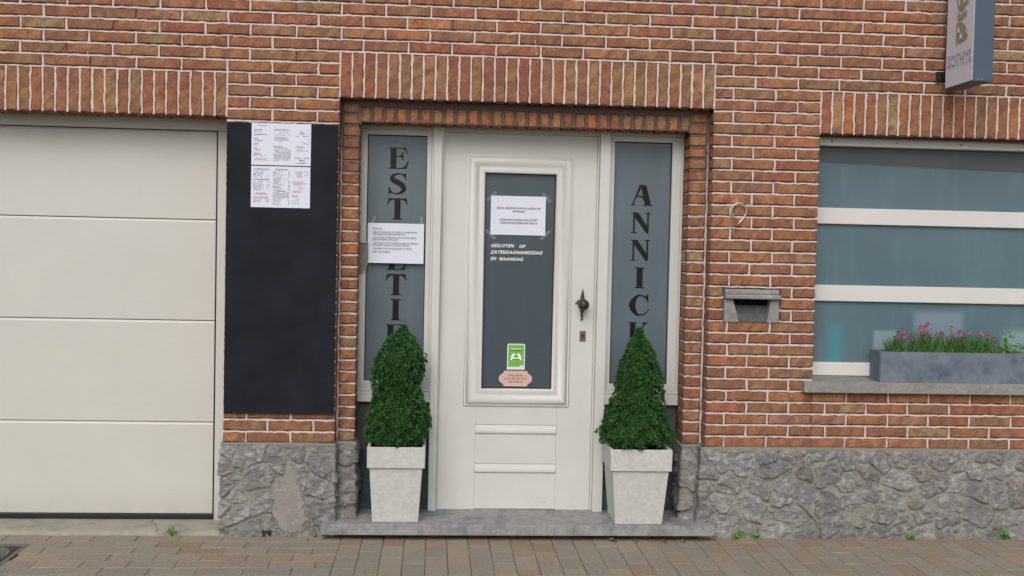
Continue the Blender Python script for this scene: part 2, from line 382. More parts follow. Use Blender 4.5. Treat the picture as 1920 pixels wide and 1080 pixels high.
# reveals
def reveal(x,y0,y1,nx,k0,k1,cols,z0=None,colf=jcol):
    fr=((x,0,0),(0,1,0),(0,0,1),(nx,0,0)); 
    for k in range(k0,k1):
        brick(wall,fr,y0,y1,zk(k)+.006,zk(k+1)-.006,cols(k),rag=1.2)
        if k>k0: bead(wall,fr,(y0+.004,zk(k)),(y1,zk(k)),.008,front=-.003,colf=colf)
cg=lambda x: (lambda k: cor.get((round(x,3),k),bcol()))
wcol=lambda P: WHT*.9
reveal(DL,.0,Y1-.001,1,0,29,cg(DL)); reveal(DR,.0,Y1-.001,-1,0,29,cg(DR))
reveal(JL,Y1,.225,1,0,27,lambda k:JAMB[(DL,k)]); reveal(JR,Y1,.225,-1,0,27,lambda k:JAMB[(JR,k)])
reveal(GR,0,.175,-1,0,27,cg(GR),colf=wcol); reveal(GL,0,.175,1,0,27,cg(GL),colf=wcol)
reveal(WL,0,.13,1,5,27,cg(WL),colf=wcol); reveal(WR,0,.13,-1,5,27,cg(WR),colf=wcol)
def soffit(x0,x1,y0,y1,z,n,cols=None):
    fr=((0,0,z),(1,0,0),(0,1,0),(0,0,-1)); p=(x1-x0)/n
    for i in range(n):
        brick(wall,fr,x0+i*p+.006,x0+(i+1)*p-.006,y0,y1,cols[i] if cols else bcol()*.8,rag=1)
soffit(JL,JR,Y1,.225,2.180,28,HC)
# core of mortar behind the faces
q=.0075
for b in [(XL,XR,q,.3,2.533,3.6),(XL,GL-q,q,.3,0,2.533),(GR+q,DL-q,q,.3,0,2.533),(DR+q,1.541,q,.3,0,2.533),(1.841,WL-q,q,.3,0,2.533),(1.541,1.841,q,.3,0,1.162),(1.541,1.841,q,.3,1.339,2.533),(1.541,1.841,.072,.3,1.162,1.339),(WR+q,XR,q,.3,0,2.533),
          (GL-q,GR+q,q,.3,2.18+q,2.533),(DL-q,DR+q,q,.3,2.296+q,2.533),(DL-q,DR+q,Y1+q,.3,2.18+q,2.296+q),(WL-q,WR+q,q,.3,2.181+q,2.533),
          (DL-q,JL-q,Y1+q,.3,0,2.18+q),(JR+q,DR+q,Y1+q,.3,0,2.18+q),(WL-q,WR+q,q,.3,0,.79)]:
    wall.box(*b,mi=2)
house=E('brick_house',(0,0,0),'red brown brick house front with white pointing, garage door and recessed entrance','house')
wall.build('wall',[M['brick'],M['pointing'],M['mortar']],house,smooth=False)
def lintel(x0,x1,z0,z1,n,ydepth,lab):
    a=Acc(); p=(x1-x0)/n
    for i in range(n):
        c=bcol(); l=x0+i*p+(.004 if i else .004); r=x0+(i+1)*p-.004
        brick(a,FR,l,r,z0,z1-.006,c,rag=1.0,su=.03)
        if i: bead(a,FR,(x0+i*p,z0+.001),(x0+i*p,z1-.002),.0095,front=-.0008)
        fr=((0,0,z0),(1,0,0),(0,1,0),(0,0,-1)); brick(a,fr,l+.001,r-.001,.002,ydepth,c*.9,rag=1)
    for x in (x0,x1): bead(a,FR,(x,z0),(x,z1),.0085,front=-.0006)
    a.build('lintel',[M['brick'],M['pointing']],house,smooth=False,label=lab)
lintel(GL,GR,2.180,2.409,39,.175,'upright soldier brick lintel over garage door')
lintel(DL,DR,2.296,2.533,32,Y1,'upright soldier brick lintel over entrance')
lintel(WL,WR,2.181,2.409,37,.13,'upright soldier brick lintel over window')
# small white mortar drips on the wall and a dark mark
def blob(a,x,y,z,rx,ry,rz,mi=0,col=(1,1,1),n=8,m=5):
    V=[];F=[]
    for i in range(m+1):
        t=math.pi*i/m
        for j in range(n):
            s=2*math.pi*j/n; V.append((x+rx*math.sin(t)*math.cos(s),y+ry*math.sin(t)*math.sin(s),z+rz*math.cos(t)))
    for i in range(m):
        for j in range(n): F.append((i*n+j,i*n+(j+1)%n,(i+1)*n+(j+1)%n,(i+1)*n+j))
    a.add(V,F,mi,col)
for x,z,h in ((-1.795,2.475,.018),(-1.793,2.455,.014),(.493,2.618,.012),(.499,2.592,.012),(.49,2.66,.004),(.503,2.553,.008)):
    a=Acc(); blob(a,x,-.0005,z,.0016,.0016,h); a.build('paint_drip',M['whitevinyl'],house)

# ------------------------------------------------------------------ numpy value noise
def vnoise(x,y,seed,octs=4,sc=1.0):
    out_=np.zeros_like(x); amp=1; tot=0
    for o in range(octs):
        g=np.random.default_rng(seed+o*17).uniform(-1,1,(256,256)); X=x*sc*2**o+37.3; Y=y*sc*2**o+11.7
        xi=np.floor(X).astype(int); yi=np.floor(Y).astype(int); fx=X-xi; fy=Y-yi; fx=fx*fx*(3-2*fx); fy=fy*fy*(3-2*fy)
        G=lambda a_,b_: g[a_%256,b_%256]
        out_+=amp*((G(xi,yi)*(1-fx)+G(xi+1,yi)*fx)*(1-fy)+(G(xi,yi+1)*(1-fx)+G(xi+1,yi+1)*fx)*fy); tot+=amp; amp*=.55
    return out_/tot
# ------------------------------------------------------------------ rubble plinth
RS=[(1.522,.419),(1.672,.426),(1.791,.448),(1.825,.379),(1.931,.46),(1.993,.391),(2.101,.445),(2.254,.431),(2.325,.453),(1.579,.291),(1.528,.195),(1.769,.266),(1.899,.261),(2.01,.219),(2.13,.37),(2.237,.296),(2.141,.198),(1.712,.169),(1.92,.122),(1.559,.067),(1.662,.062),(1.852,.036),(2.027,.02),(2.173,.075),(2.257,.021),(2.278,.199),(2.325,.102),(1.44,.248),(1.443,.141),(1.442,.381),(2.344,.372),(2.425,.416),(2.517,.449),(2.627,.455),(2.75,.429),(2.878,.419),(2.983,.442),(3.072,.448),(3.158,.389),(3.224,.406),(2.63,.369),(2.522,.319),(2.77,.321),(2.86,.311),(2.968,.382),(3.058,.367),(3.176,.34),(2.673,.255),(2.636,.207),(2.486,.222),(2.364,.264),(2.978,.263),(3.09,.269),(3.209,.226),(2.797,.191),(2.801,.104),(2.972,.138),(3.196,.128),(2.461,.146),(2.314,.113),(2.558,.065),(2.656,.114),(2.67,.039),(2.948,.023),(3.071,.024),(3.228,.03),(2.803,.039)]
LS=[(-1.091,.363),(-1.021,.426),(-.924,.442),(-.913,.313),(-.822,.402),(-.701,.444),(-.587,.388),(-.59,.253),(-1.023,.229),(-1.017,.115),(-.885,.168),(-.563,.128),(-.675,.065),(-.817,.054),(-.965,.022),(-1.074,.26)]
def plinth(path,seeds,seed,ztop=.487,res=.004,patch=None,label=None,s_of_x=None):
    P=[np.array(p,float) for p in path]; pts=[];s=0;SS=[]
    for a0,a1 in zip(P[:-1],P[1:]):
        L=np.linalg.norm(a1-a0); n=max(2,int(L/res))
        for i in range(n): pts.append(a0+(a1-a0)*i/n); SS.append(s+L*i/n)
        s+=L
    pts.append(P[-1]); SS.append(s); pts=np.array(pts); SS=np.array(SS)
    k=np.array([1,2,3,4,3,2,1.]);k/=k.sum(); pp=np.vstack([pts[:1]]*3+[pts]+[pts[-1:]]*3); sm=np.stack([np.convolve(pp[:,i],k,'valid') for i in (0,1)],1)
    tg=np.gradient(sm,axis=0); tg/=np.linalg.norm(tg,axis=1)[:,None]+1e-9; nr=np.stack([tg[:,1],-tg[:,0]],1)
    zs=np.arange(-.03,ztop+1e-6,res); zs[-1]=ztop
    Sg,Zg=np.meshgrid(SS,zs,indexing='ij')
    sd_=[(s_of_x(x),z) for x,z in seeds]
    r=np.random.default_rng(seed); extra=[]
    tries=0
    while tries<6000:                                  # fill the path where no stone was placed by hand
        tries+=1; c=(r.uniform(0,s),r.uniform(.02,ztop-.03))
        if min([math.hypot(c[0]-b_[0],c[1]-b_[1]) for b_ in sd_+extra] or [9])>.12: extra.append(c)
    sd_=np.array(sd_+extra); K=len(sd_)
    wx=Sg+.012*vnoise(Sg,Zg,seed,3,14); wz=Zg+.012*vnoise(Sg,Zg,seed+5,3,14)
    ang=r.uniform(-1.2,1.2,K); st=r.uniform(1.0,1.7,K); wt=r.uniform(.9,1.12,K)
    F1=np.full(Sg.shape,9.);F2=np.full(Sg.shape,9.);ID=np.zeros(Sg.shape,int)
    for i in range(K):
        dx=wx-sd_[i,0];dz=wz-sd_[i,1]; ca,sa=math.cos(ang[i]),math.sin(ang[i]); dx=dx+.02*(dz>0)*math.cos(i); a_=(dx*ca+dz*sa)/st[i]; b2=(-dx*sa+dz*ca)*1.05
        d=(np.abs(a_)**1.35+np.abs(b2)**1.35)**(1/1.35)/wt[i]; lt=d<F1; F2=np.where(lt,F1,np.minimum(F2,d)); ID=np.where(lt,i,ID); F1=np.where(lt,d,F1)
    edge=(F2-F1); jw=.007+.013*vnoise(Sg,Zg,seed+9,3,9)
    st_=np.clip((edge-jw)/.009,0,1); st_=st_*st_*(3-2*st_)
    hb=r.uniform(.001,.009,K); tx=r.uniform(-.10,.10,K); tz=r.uniform(-.02,.20,K)
    rough=vnoise(Sg,Zg,seed+20,5,34); rid=1-np.abs(vnoise(Sg,Zg,seed+30,4,20)*2.0); step_=np.floor((vnoise(Sg+.3*Zg,Zg*1.6,seed+40,3,17)+1)*4)/4
    hst=hb[ID]+tx[ID]*(wx-sd_[ID,0])-tz[ID]*(wz-sd_[ID,1])+.009*rough+.007*rid*vnoise(Sg,Zg,seed+33,2,11)+.011*(step_-.6)+.005*vnoise(Sg*.7,Zg*1.5,seed+34,4,70)+np.clip(edge-jw,0,.02)*.05
    hm=.0035*vnoise(Sg,Zg,seed+50,4,40)+.002*vnoise(Sg,Zg,seed+51,2,6)
    H=hm*(1-st_)+.82*np.maximum(hst,-.0015)*st_
    stone_t=r.uniform(.76,1.14,K); hue=r.uniform(0,1,K)
    cs=np.stack([.275*stone_t[ID],.266*stone_t[ID]*(1-.05*(hue[ID]>.82)),.257*stone_t[ID]*(1-.09*(hue[ID]>.82))],-1)
    light=np.clip(vnoise(Sg,Zg,seed+60,5,45)*1.6+.15,0,1)[...,None]; cs=cs*(1+.55*light-.16)
    moss=np.clip(vnoise(Sg,Zg,seed+70,3,5)*1.2+.5-Zg*3.2,0,1)[...,None]
    cm=np.array((.300,.288,.250))*(1+.10*vnoise(Sg,Zg,seed+61,3,20)[...,None]); cm=cm*(1-moss*.5)+np.array((.16,.155,.085))*moss*.5
    C=cm*(1-st_[...,None])+cs*st_[...,None]
    if patch is not None:
        pv=[(s_of_x(x),z) for x,z in patch]; ins=np.zeros(Sg.shape,bool); j=len(pv)-1
        for i in range(len(pv)):
            (x1,z1),(x2,z2)=pv[i],pv[j]
            cnd=((z1>wz)!=(z2>wz))&(wx<(x2-x1)*(wz-z1)/(z2-z1+1e-12)+x1); ins^=cnd; j=i
        base_=.006+.003*vnoise(Sg,Zg,seed+80,3,12); H=np.where(ins,base_,H); C=np.where(ins[...,None],np.array((.31,.29,.26))*(1+.08*vnoise(Sg,Zg,seed+81,3,25)[...,None]),C)
    topf=np.clip((ztop-Zg)/.018,0,1); H=H*topf+.004*(1-topf); C=C*topf[...,None]+np.array((.26,.245,.21))*(1-topf[...,None])
    P3=np.stack([sm[:,0][:,None]+nr[:,0][:,None]*H,sm[:,1][:,None]+nr[:,1][:,None]*H,Zg+0*H],-1)
    # top ledge rows going inward
    for off,dz in ((-.012,.004),(-.09,.010)):
        row=np.stack([sm[:,0]+nr[:,0]*off,sm[:,1]+nr[:,1]*off,np.full(len(sm),ztop+dz)],-1)[:,None,:]; P3=np.concatenate([P3,row],1); C=np.concatenate([C,np.full((len(sm),1,3),(.25,.235,.2))],1)
    n,m=P3.shape[:2]; idx=np.arange(n*m).reshape(n,m)
    F=np.stack([idx[:-1,:-1],idx[1:,:-1],idx[1:,1:],idx[:-1,1:]],-1).reshape(-1,4).tolist()
    a=Acc(); a.add(P3.reshape(-1,3),F,0,C.reshape(-1,3),0)
    return a.build('plinth',M['stone'],house,smooth=True,label=label)
yF=-.024
plinth([(-1.098,.20),(-1.098,yF),(-.507,yF),(-.507,.05),(-.409,.05),(-.409,.235)],LS,11,patch=[(-.757,.375),(-.80,.25),(-.835,.12),(-.79,.04),(-.70,.02),(-.655,.10),(-.69,.23),(-.70,.31)],label='rubble stone plinth left of the entrance',
    s_of_x=lambda x:.20-yF+(x+1.098))
plinth([(1.343,.235),(1.343,.05),(1.43,.05),(1.43,yF),(5.0,yF)],RS,23,label='long rubble stone plinth right of the entrance',s_of_x=lambda x:.185+.087+.05-yF+(x-1.43))
plinth([(-4.2,yF),(-3.495,yF),(-3.495,.2)],[],31,s_of_x=lambda x:x,label='rubble stone plinth left of the garage')
boxes('pipe_end',[(-.887,-.832,-.036,-.01,.004,.034)],M['rubber'],house,.003,label='black plastic pipe end at the foot of the plinth')

# ------------------------------------------------------------------ garage door
a=Acc(); sec=[.062,.560,1.108,1.649,2.122]
for i in range(4):
    z0,z1=sec[i]+.0015,sec[i+1]-.0015; x0,x1=GL+.05,-1.1835
    # section profile: bottom lip, flat face, chamfer on top edge
    prof=[(.24,z0),(.2065,z0),(.2035,z0+.003),(.2035,z1-.012),(.2105,z1),(.24,z1)]
    V=[(x,y,z) for x in (x0,x1) for y,z in prof]; n=len(prof)
    a.add(V,[[i_,i_+1,n+i_+1,n+i_] for i_ in range(n-1)]+[list(range(n))[::-1],[n+j for j in range(n)]])
gd=a.build('garage_door',M['garage'],house,smooth=False,label='cream sectional garage door of four wide panels')
boxes('frame',[(GL+.02,-1.12,.18,.30,2.125,2.19),(-1.1745,-1.115,.200,.30,.03,2.125),(GL+.02,GL+.047,.182,.30,.03,2.125)],M['garage'],gd)
boxes('gap_seal',[(GL+.05,-1.1745,.215,.25,2.119,2.126),(-1.184,-1.174,.2045,.25,.06,2.12)],M['rubber'],gd,0)
boxes('rubber_seal',[(GL+.05,-1.176,.2,.24,.033,.0625)],M['rubber'],gd,.004)
boxes('backing',[(GL,GR+.02,.262,.29,0,2.2)],M['dark'],house,0)
# apron
a=Acc(); xs=np.arange(GL,-1.097,.03); ys=np.array([-.016,-.013,-.005,.04,.09,.14,.20,.26]); 
XX,YY=np.meshgrid(xs,ys,indexing='ij'); ZZ=.006+.016*np.clip((YY+.016)/.22,0,1)**1.0+.0012*vnoise(XX,YY,3,3,12)+.010*(YY>-.0155)
ZZ[:,0]=-.02; ZZ[:,1]=.008; YY[:,:3]+=.006*vnoise(XX[:,:3],YY[:,:3]*0,5,4,9)
idx=np.arange(XX.size).reshape(XX.shape); F=np.stack([idx[:-1,:-1],idx[1:,:-1],idx[1:,1:],idx[:-1,1:]],-1).reshape(-1,4).tolist()
a.add(np.stack([XX,YY,ZZ],-1).reshape(-1,3),F)
ap=a.build('threshold',M['concrete'],house,label='cracked concrete strip below the garage door')
a=Acc(); cr=[(-1.495,.19),(-1.49,.15),(-1.463,.11),(-1.447,.07),(-1.425,.03),(-1.43,-.005)]
for (x0,y0),(x1,y1) in zip(cr[:-1],cr[1:]):
    z=lambda y:.006+.016*np.clip((y+.016)/.22,0,1)+.0115+.0012
    a.add([(x0-.0014,y0,z(y0)),(x0+.0014,y0,z(y0)),(x1+.0014,y1,z(y1)),(x1-.0014,y1,z(y1))],[(0,1,2,3)])
a.build('crack',M['mortar'],ap)

# ------------------------------------------------------------------ entrance: door, posts, side windows
def ring(a,x0,x1,z0,z1,prof,mi=0):
    """sweep profile (inset, y) round a rectangle with mitred corners"""
    n=len(prof); V=[]
    for (cx,cz,sx,sz) in ((x0,z0,1,1),(x1,z0,-1,1),(x1,z1,-1,-1),(x0,z1,1,-1)):
        for d,y in prof: V.append((cx+sx*d,y,cz+sz*d))
    F=[]
    for c in range(4):
        d=(c+1)%4
        for i in range(n-1): F.append((c*n+i,d*n+i,d*n+i+1,c*n+i+1))
    a.add(V,F,mi)
YD=.25
# leaf with an opening for the pane
lx0,lx1,lz0,lz1=.028,.874,.084,2.156; gx0,gx1,gz0,gz1=.258,.649,.756,1.943
a=Acc()
for b in [(lx0,gx0,YD,.29,gz0,gz1),(gx1,lx1,YD,.29,gz0,gz1),(lx0,lx1,YD,.29,gz1,lz1)]: a.box(*b)
# lower leaf split by two fine panel joints
for b in [(lx0,.2305,YD,.29,lz0,gz0),(.682,lx1,YD,.29,lz0,gz0),(.2315,.681,YD+.0006,.29,lz0+.004,gz0)]: a.box(*b)
door=a.build('front_door',M['door'],house,smooth=False,label='off white panelled entrance door with long glass pane')
for gx_ in (.2303,.6808): boxes('groove',[(gx_,gx_+.0014,YD+.0022,.26,lz0,.66)],M['inkgrey'],door,0)
a=Acc(); h=[(0,0),(0,-.006),(.003,-.008),(.007,-.008),(.009,-.004),(.012,-.005),(.014,-.012),(.022,-.020),(.033,-.0225),(.044,-.0195),(.054,-.0125),(.060,-.009),(.066,-.009),(.075,-.013),(.088,-.015),(.094,-.012),(.0965,-.004),(.0965,.03)]
ring(a,.163,.745,.660,2.039,[(d,YD+y) for d,y in h]); a.build('moulding',M['door'],door,smooth=True)
for z0 in (.291,.508):
    a=Acc(); pr=[(z0,0),(z0+.0005,-.006),(z0+.004,-.0075),(z0+.012,-.008),(z0+.022,-.0065),(z0+.034,-.0035),(z0+.044,-.001),(z0+.047,.0)]; m_=len(pr)
    a.add([(x,YD+y,z) for x in (.2325,.680) for z,y in pr],[[i,i+1,m_+i+1,m_+i] for i in range(m_-1)]+[list(range(m_))[::-1],[m_+i for i in range(m_)]])
    a.build('panel_rib',M['door'],door,smooth=False)
    boxes('rib_groove',[(.2325,.680,YD-.0012,YD+.001,z0+.0465,z0+.0495)],M['inkgrey'],door,0); boxes('rib_groove',[(.2325,.680,YD-.0012,YD+.001,z0-.0022,z0-.0004)],M['inkgrey'],door,0)
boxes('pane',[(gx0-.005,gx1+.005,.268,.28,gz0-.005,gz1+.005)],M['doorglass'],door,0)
def gasket(par,x0,x1,z0,z1,y,w=.005):
    a=Acc(); ring(a,x0,x1,z0,z1,[(0,y),(w,y),(w,y+.012)]); a.build('gasket',M['gasket'],par,smooth=False)
gasket(door,gx0+.0,gx1,gz0,gz1,.2605)
boxes('weather_gap',[(lx0,lx1,.262,.30,.070,.0845)],M['gasket'],door,0)
boxes('door_frame',[(-.022,.020,.205,.30,.082,2.19),(.021,.0265,.238,.30,.083,2.19),(.8865,.941,.205,.30,.082,2.19),(.8755,.8855,.238,.30,.083,2.19),(.0275,.8745,.236,.30,2.158,2.19)],M['door'],house,.002)
def side_window(x0,x1,g0,g1,lab):
    a=Acc(); z0,z1,gz,gt=.758,2.19,.795,2.133; y=.225
    for b in [(x0,g0,y,.3,z0,z1),(g1,x1,y,.3,z0,z1),(g0,g1,y,.3,gt,z1),(g0,g1,y,.3,z0,gz)]: a.box(*b)
    fr=a.build('side_window',M['pvc'],house,smooth=False,bevel=0,label=lab)
    a=Acc(); ring(a,x0+.012,x1-.012,z0+.012,z1-.028,[(0,y-.0005),(.002,y-.003),(.004,y-.0005)]); a.build('bead',M['pvc'],fr,smooth=False)
    boxes('pane',[(g0-.003,g1+.003,.252,.262,gz-.003,gt+.003)],M['film'],fr,0)
    gasket(fr,g0,g1,gz,gt,.2445,.004)
    boxes('sill',[(x0,x1,y-.010,.3,.739,.7565),(x0,x1,y-.012,.3,.680,.7375)],M['pvc'],fr,.002)
    boxes('base_panel',[(x0,x1,.245,.3,.06,.6785)],M['slate'],house,0,label='dark grey stone panel below the '+('left' if x0<0 else 'right')+' side window')
    return fr
swl=side_window(-.424,-.023,-.383,-.061,'narrow frosted side window left of the door with vertical lettering')
swr=side_window(.942,1.352,.9665,1.289,'narrow frosted side window right of the door with vertical lettering')
# loose grey foil on the left frame
a=Acc(); g=8; V=[];F=[]
for i in range(g+1):
    t=i/g; z=1.545-.175*t; w_=.050-.030*max(0,t-.55)/.45
    for j in range(4):
        s_=j/3; V.append((-.421+w_*s_+.004*t,.2215-.006*math.sin(s_*math.pi*.5)*t-.002,z+ (0.02*s_*(t>.9))))
for i in range(g):
    for j in range(3): F.append((i*4+j,i*4+j+1,i*4+j+5,i*4+j+4))
a.add(V,F)
a.add([(-.378,.2185,1.465),(-.3715,.217,1.47),(-.3745,.216,1.43),(-.386,.2175,1.39),(-.408,.219,1.372),(-.395,.219,1.40)],[(0,1,2,3,4,5)],1)
a.box(-.422,-.371,.214,.2225,1.5445,1.548,1)
a.build('foil_strip',[M['foil'],M['foilwhite']],None,label='peeling grey foil strip stuck on the left side window frame',cat='foil strip')

# doorstep
a=Acc(); a.box(-.571,1.4985,-.1,.0,.029,.0845); a.box(-.50,1.43,.0,.29,.029,.0845)
boxes('doorstep',[(-.571,1.4985,-.1,.26,.029,.0845)],M['bluestone'],house,.0025,label='grey bluestone doorstep')
boxes('step_base',[(-.45,1.40,.03,.26,-.02,.0285)],M['dark'],house,0)

# door furniture
def lathe(a,cx,cy,cz,prof,axis='y',n=20,mi=0):
    V=[];F=[];m=len(prof)
    for r,h in prof:
        for j in range(n):
            t=2*math.pi*j/n; c_,s_=r*math.cos(t),r*math.sin(t)
            V.append((cx+c_,cy+h,cz+s_) if axis=='y' else (cx+c_,cy+s_,cz+h))
    for i in range(m-1):
        for j in range(n): F.append((i*n+j,i*n+(j+1)%n,(i+1)*n+(j+1)%n,(i+1)*n+j))
    a.add(V,F,mi)
kx,kz=.810,1.231
a=Acc(); R=.031
lathe(a,kx,YD,kz,[(.0,-.088),(.010,-.0875),(.020,-.082),(.028,-.071),(R,-.057),(.029,-.045),(.022,-.033),(.014,-.026),(.012,-.012),(.020,-.006),(.022,0)],n=24)
for i in range(7):
    t=math.pi*2*i/7+.2; blob(a,kx+.012*math.cos(t),YD-.083,kz+.012*math.sin(t),.0045,.004,.0045,n=6,m=4)
blob(a,kx,YD-.087,kz,.005,.004,.005,n=6,m=4)
knob=a.build('door_knob',M['bronze'],door,label='dark bronze ball knob with pointed back plate')
a=Acc()   # dagger-shaped back plate, thick
def prism(a,pts,y0,y1,mi=0):
    n=len(pts); V=[(x,y0,z) for x,z in pts]+[(x,y1,z) for x,z in pts]
    a.add(V,[list(range(n)),[n+i for i in range(n)][::-1]]+[[i,n+i,n+(i+1)%n,(i+1)%n] for i in range(n)],mi)
o_=[(kx+.002,kz+.088),(kx+.009,kz+.045),(kx+.014,kz+.02),(kx+.02,kz),(kx+.012,kz-.025),(kx+.006,kz-.045),(kx+.002,kz-.078),(kx+.006,kz-.086),(kx-.009,kz-.086),(kx-.005,kz-.078),(kx-.009,kz-.045),(kx-.013,kz-.025),(kx-.026,kz+.004),(kx-.042,kz+.007),(kx-.03,kz+.013),(kx-.026,kz+.026),(kx-.016,kz+.02),(kx-.010,kz+.045)]
prism(a,o_[::-1],YD-.009,YD); a.build('back_plate',M['iron'],door)
boxes('lock_plate',[(.7995,.8325,YD-.005,YD,1.026,1.083)],M['plate'],door,.0015,label='worn brass lock plate')
a=Acc(); lathe(a,.816,YD-.005,1.06,[(0,-.003),(.007,-.003),(.008,0)]); a.box(.8145,.8175,YD-.0075,YD-.005,1.036,1.056); a.build('keyhole',M['bronze'],door)

# ------------------------------------------------------------------ window right
win=boxes('window',[(WL-.01,WR+.01,.148,.24,.855,.866),(WL-.01,WR+.01,.130,.24,.868,.941),(WL-.01,WR+.01,.130,.24,1.280,1.368),(WL-.01,WR+.01,.130,.24,1.705,1.793)],M['white_alu'],house,.003,label='wide three-pane frosted window with white horizontal bars')
boxes('head_rail',[(WL-.01,WR+.01,.085,.24,2.128,2.169),(WL-.01,WR+.01,.095,.24,2.169,2.178)],M['rail_grey'],win,.004)
for x in (2.135,2.50,2.86,3.22,3.58,3.94):
    a=Acc(); lathe(a,x,.085,2.152,[(0,-.002),(.0045,-.0018),(.005,0)],n=10); a.build('screw',M['iron'],win)
for z0,z1 in ((.938,1.283),(1.365,1.708),(1.79,2.13)):
    boxes('pane',[(WL-.01,WR+.01,.150,.165,z0,z1)],M['winfilm'],win,0)
a=Acc(); prism(a,[(WL,2.128),(WL,2.043),(WR,1.990),(WR,2.128)],.1485,.1499); a.build('dark_reflection',M['reflection'],win,smooth=False)  # dark strip standing in for a reflection across the top pane
for z in (.941,1.368,1.793): pass
ws=boxes('window_sill',[(1.980,WR+.06,-.045,.14,.7935,.8525)],M['sill'],house,.003,label='grey stone window sill')

# letter box in the wall
a=Acc(); x0,x1,z0,z1=1.5415,1.8405,1.163,1.338; yf=-.004
# body with trapezoid opening: cheeks left & right, chute at the back
zo=1.286; 
def hexa(a,P,mi=0): a.add(P,[(0,1,2,3),(7,6,5,4),(0,4,5,1),(1,5,6,2),(2,6,7,3),(3,7,4,0)],mi)
hexa(a,[(x0,yf,z0),(x0+.083,yf,z0),(x0+.047,yf,zo),(x0,yf,zo),(x0,.07,z0),(x0+.083,.07,z0),(x0+.047,.07,zo),(x0,.07,zo)][:8])
hexa(a,[(x1-.064,yf,z0),(x1,yf,z0),(x1,yf,zo),(x1-.045,yf,zo),(x1-.064,.07,z0),(x1,.07,z0),(x1,.07,zo),(x1-.045,.07,zo)])
lb=a.build('letter_box',M['sill'],house,smooth=False,bevel=.002,label='grey stone letter box built into the brick pier')
a=Acc(); xs0,xs1=x0+.04,x1-.04
a.add([(xs0,.004,z0+.001),(xs1,.004,z0+.001),(xs1,.05,1.252),(xs0,.05,1.252)],[(0,1,2,3)]); a.build('chute',M['slate'],lb,smooth=False)
boxes('slot',[(xs0,xs1,.055,.07,1.24,1.29)],M['dark'],lb,0)
boxes('hood',[(x0-.001,x1+.003,-.030,.07,1.288,1.312),(x0+.002,x1-.003,-.010,.07,1.312,1.339)],M['bluestone'],lb,.006)

# ------------------------------------------------------------------ lettering
def poly_mesh(a,outer,holes,fn,mi=0):
    bm=bmesh.new(); 
    for lp in [outer]+holes:
        vs=[bm.verts.new((x,z,0)) for x,z in lp]
        for i in range(len(vs)): bm.edges.new((vs[i],vs[(i+1)%len(vs)]))
    bmesh.ops.triangle_fill(bm,use_beauty=True,use_dissolve=False,edges=bm.edges[:],normal=(0,0,1))
    bm.verts.index_update(); V=[fn(v.co.x,v.co.y) for v in bm.verts]; F=[[v.index for v in f.verts] for f in bm.faces]
    a.add(V,F,mi); bm.free()
def stroke(pts,ws):
    pts=np.array(pts,float); ws=np.array(ws,float); t=np.linspace(0,len(pts)-1,44); i=np.clip(t.astype(int),0,len(pts)-2); f=t-i
    def cr(A):
        A=np.concatenate([2*A[:1]-A[1:2],A,2*A[-1:]-A[-2:-1]]); p0,p1,p2,p3=A[i],A[i+1],A[i+2],A[i+3]; g=f[:,None] if A.ndim>1 else f
        return .5*((2*p1)+(-p0+p2)*g+(2*p0-5*p1+4*p2-p3)*g*g+(-p0+3*p1-3*p2+p3)*g**3)
    P=cr(pts); W=cr(ws); d=np.gradient(P,axis=0); d/=np.linalg.norm(d,axis=1)[:,None]; q_=np.stack([-d[:,1],d[:,0]],1)*W[:,None]/2
    return [tuple(x) for x in np.vstack([P+q_,(P-q_)[::-1]])]
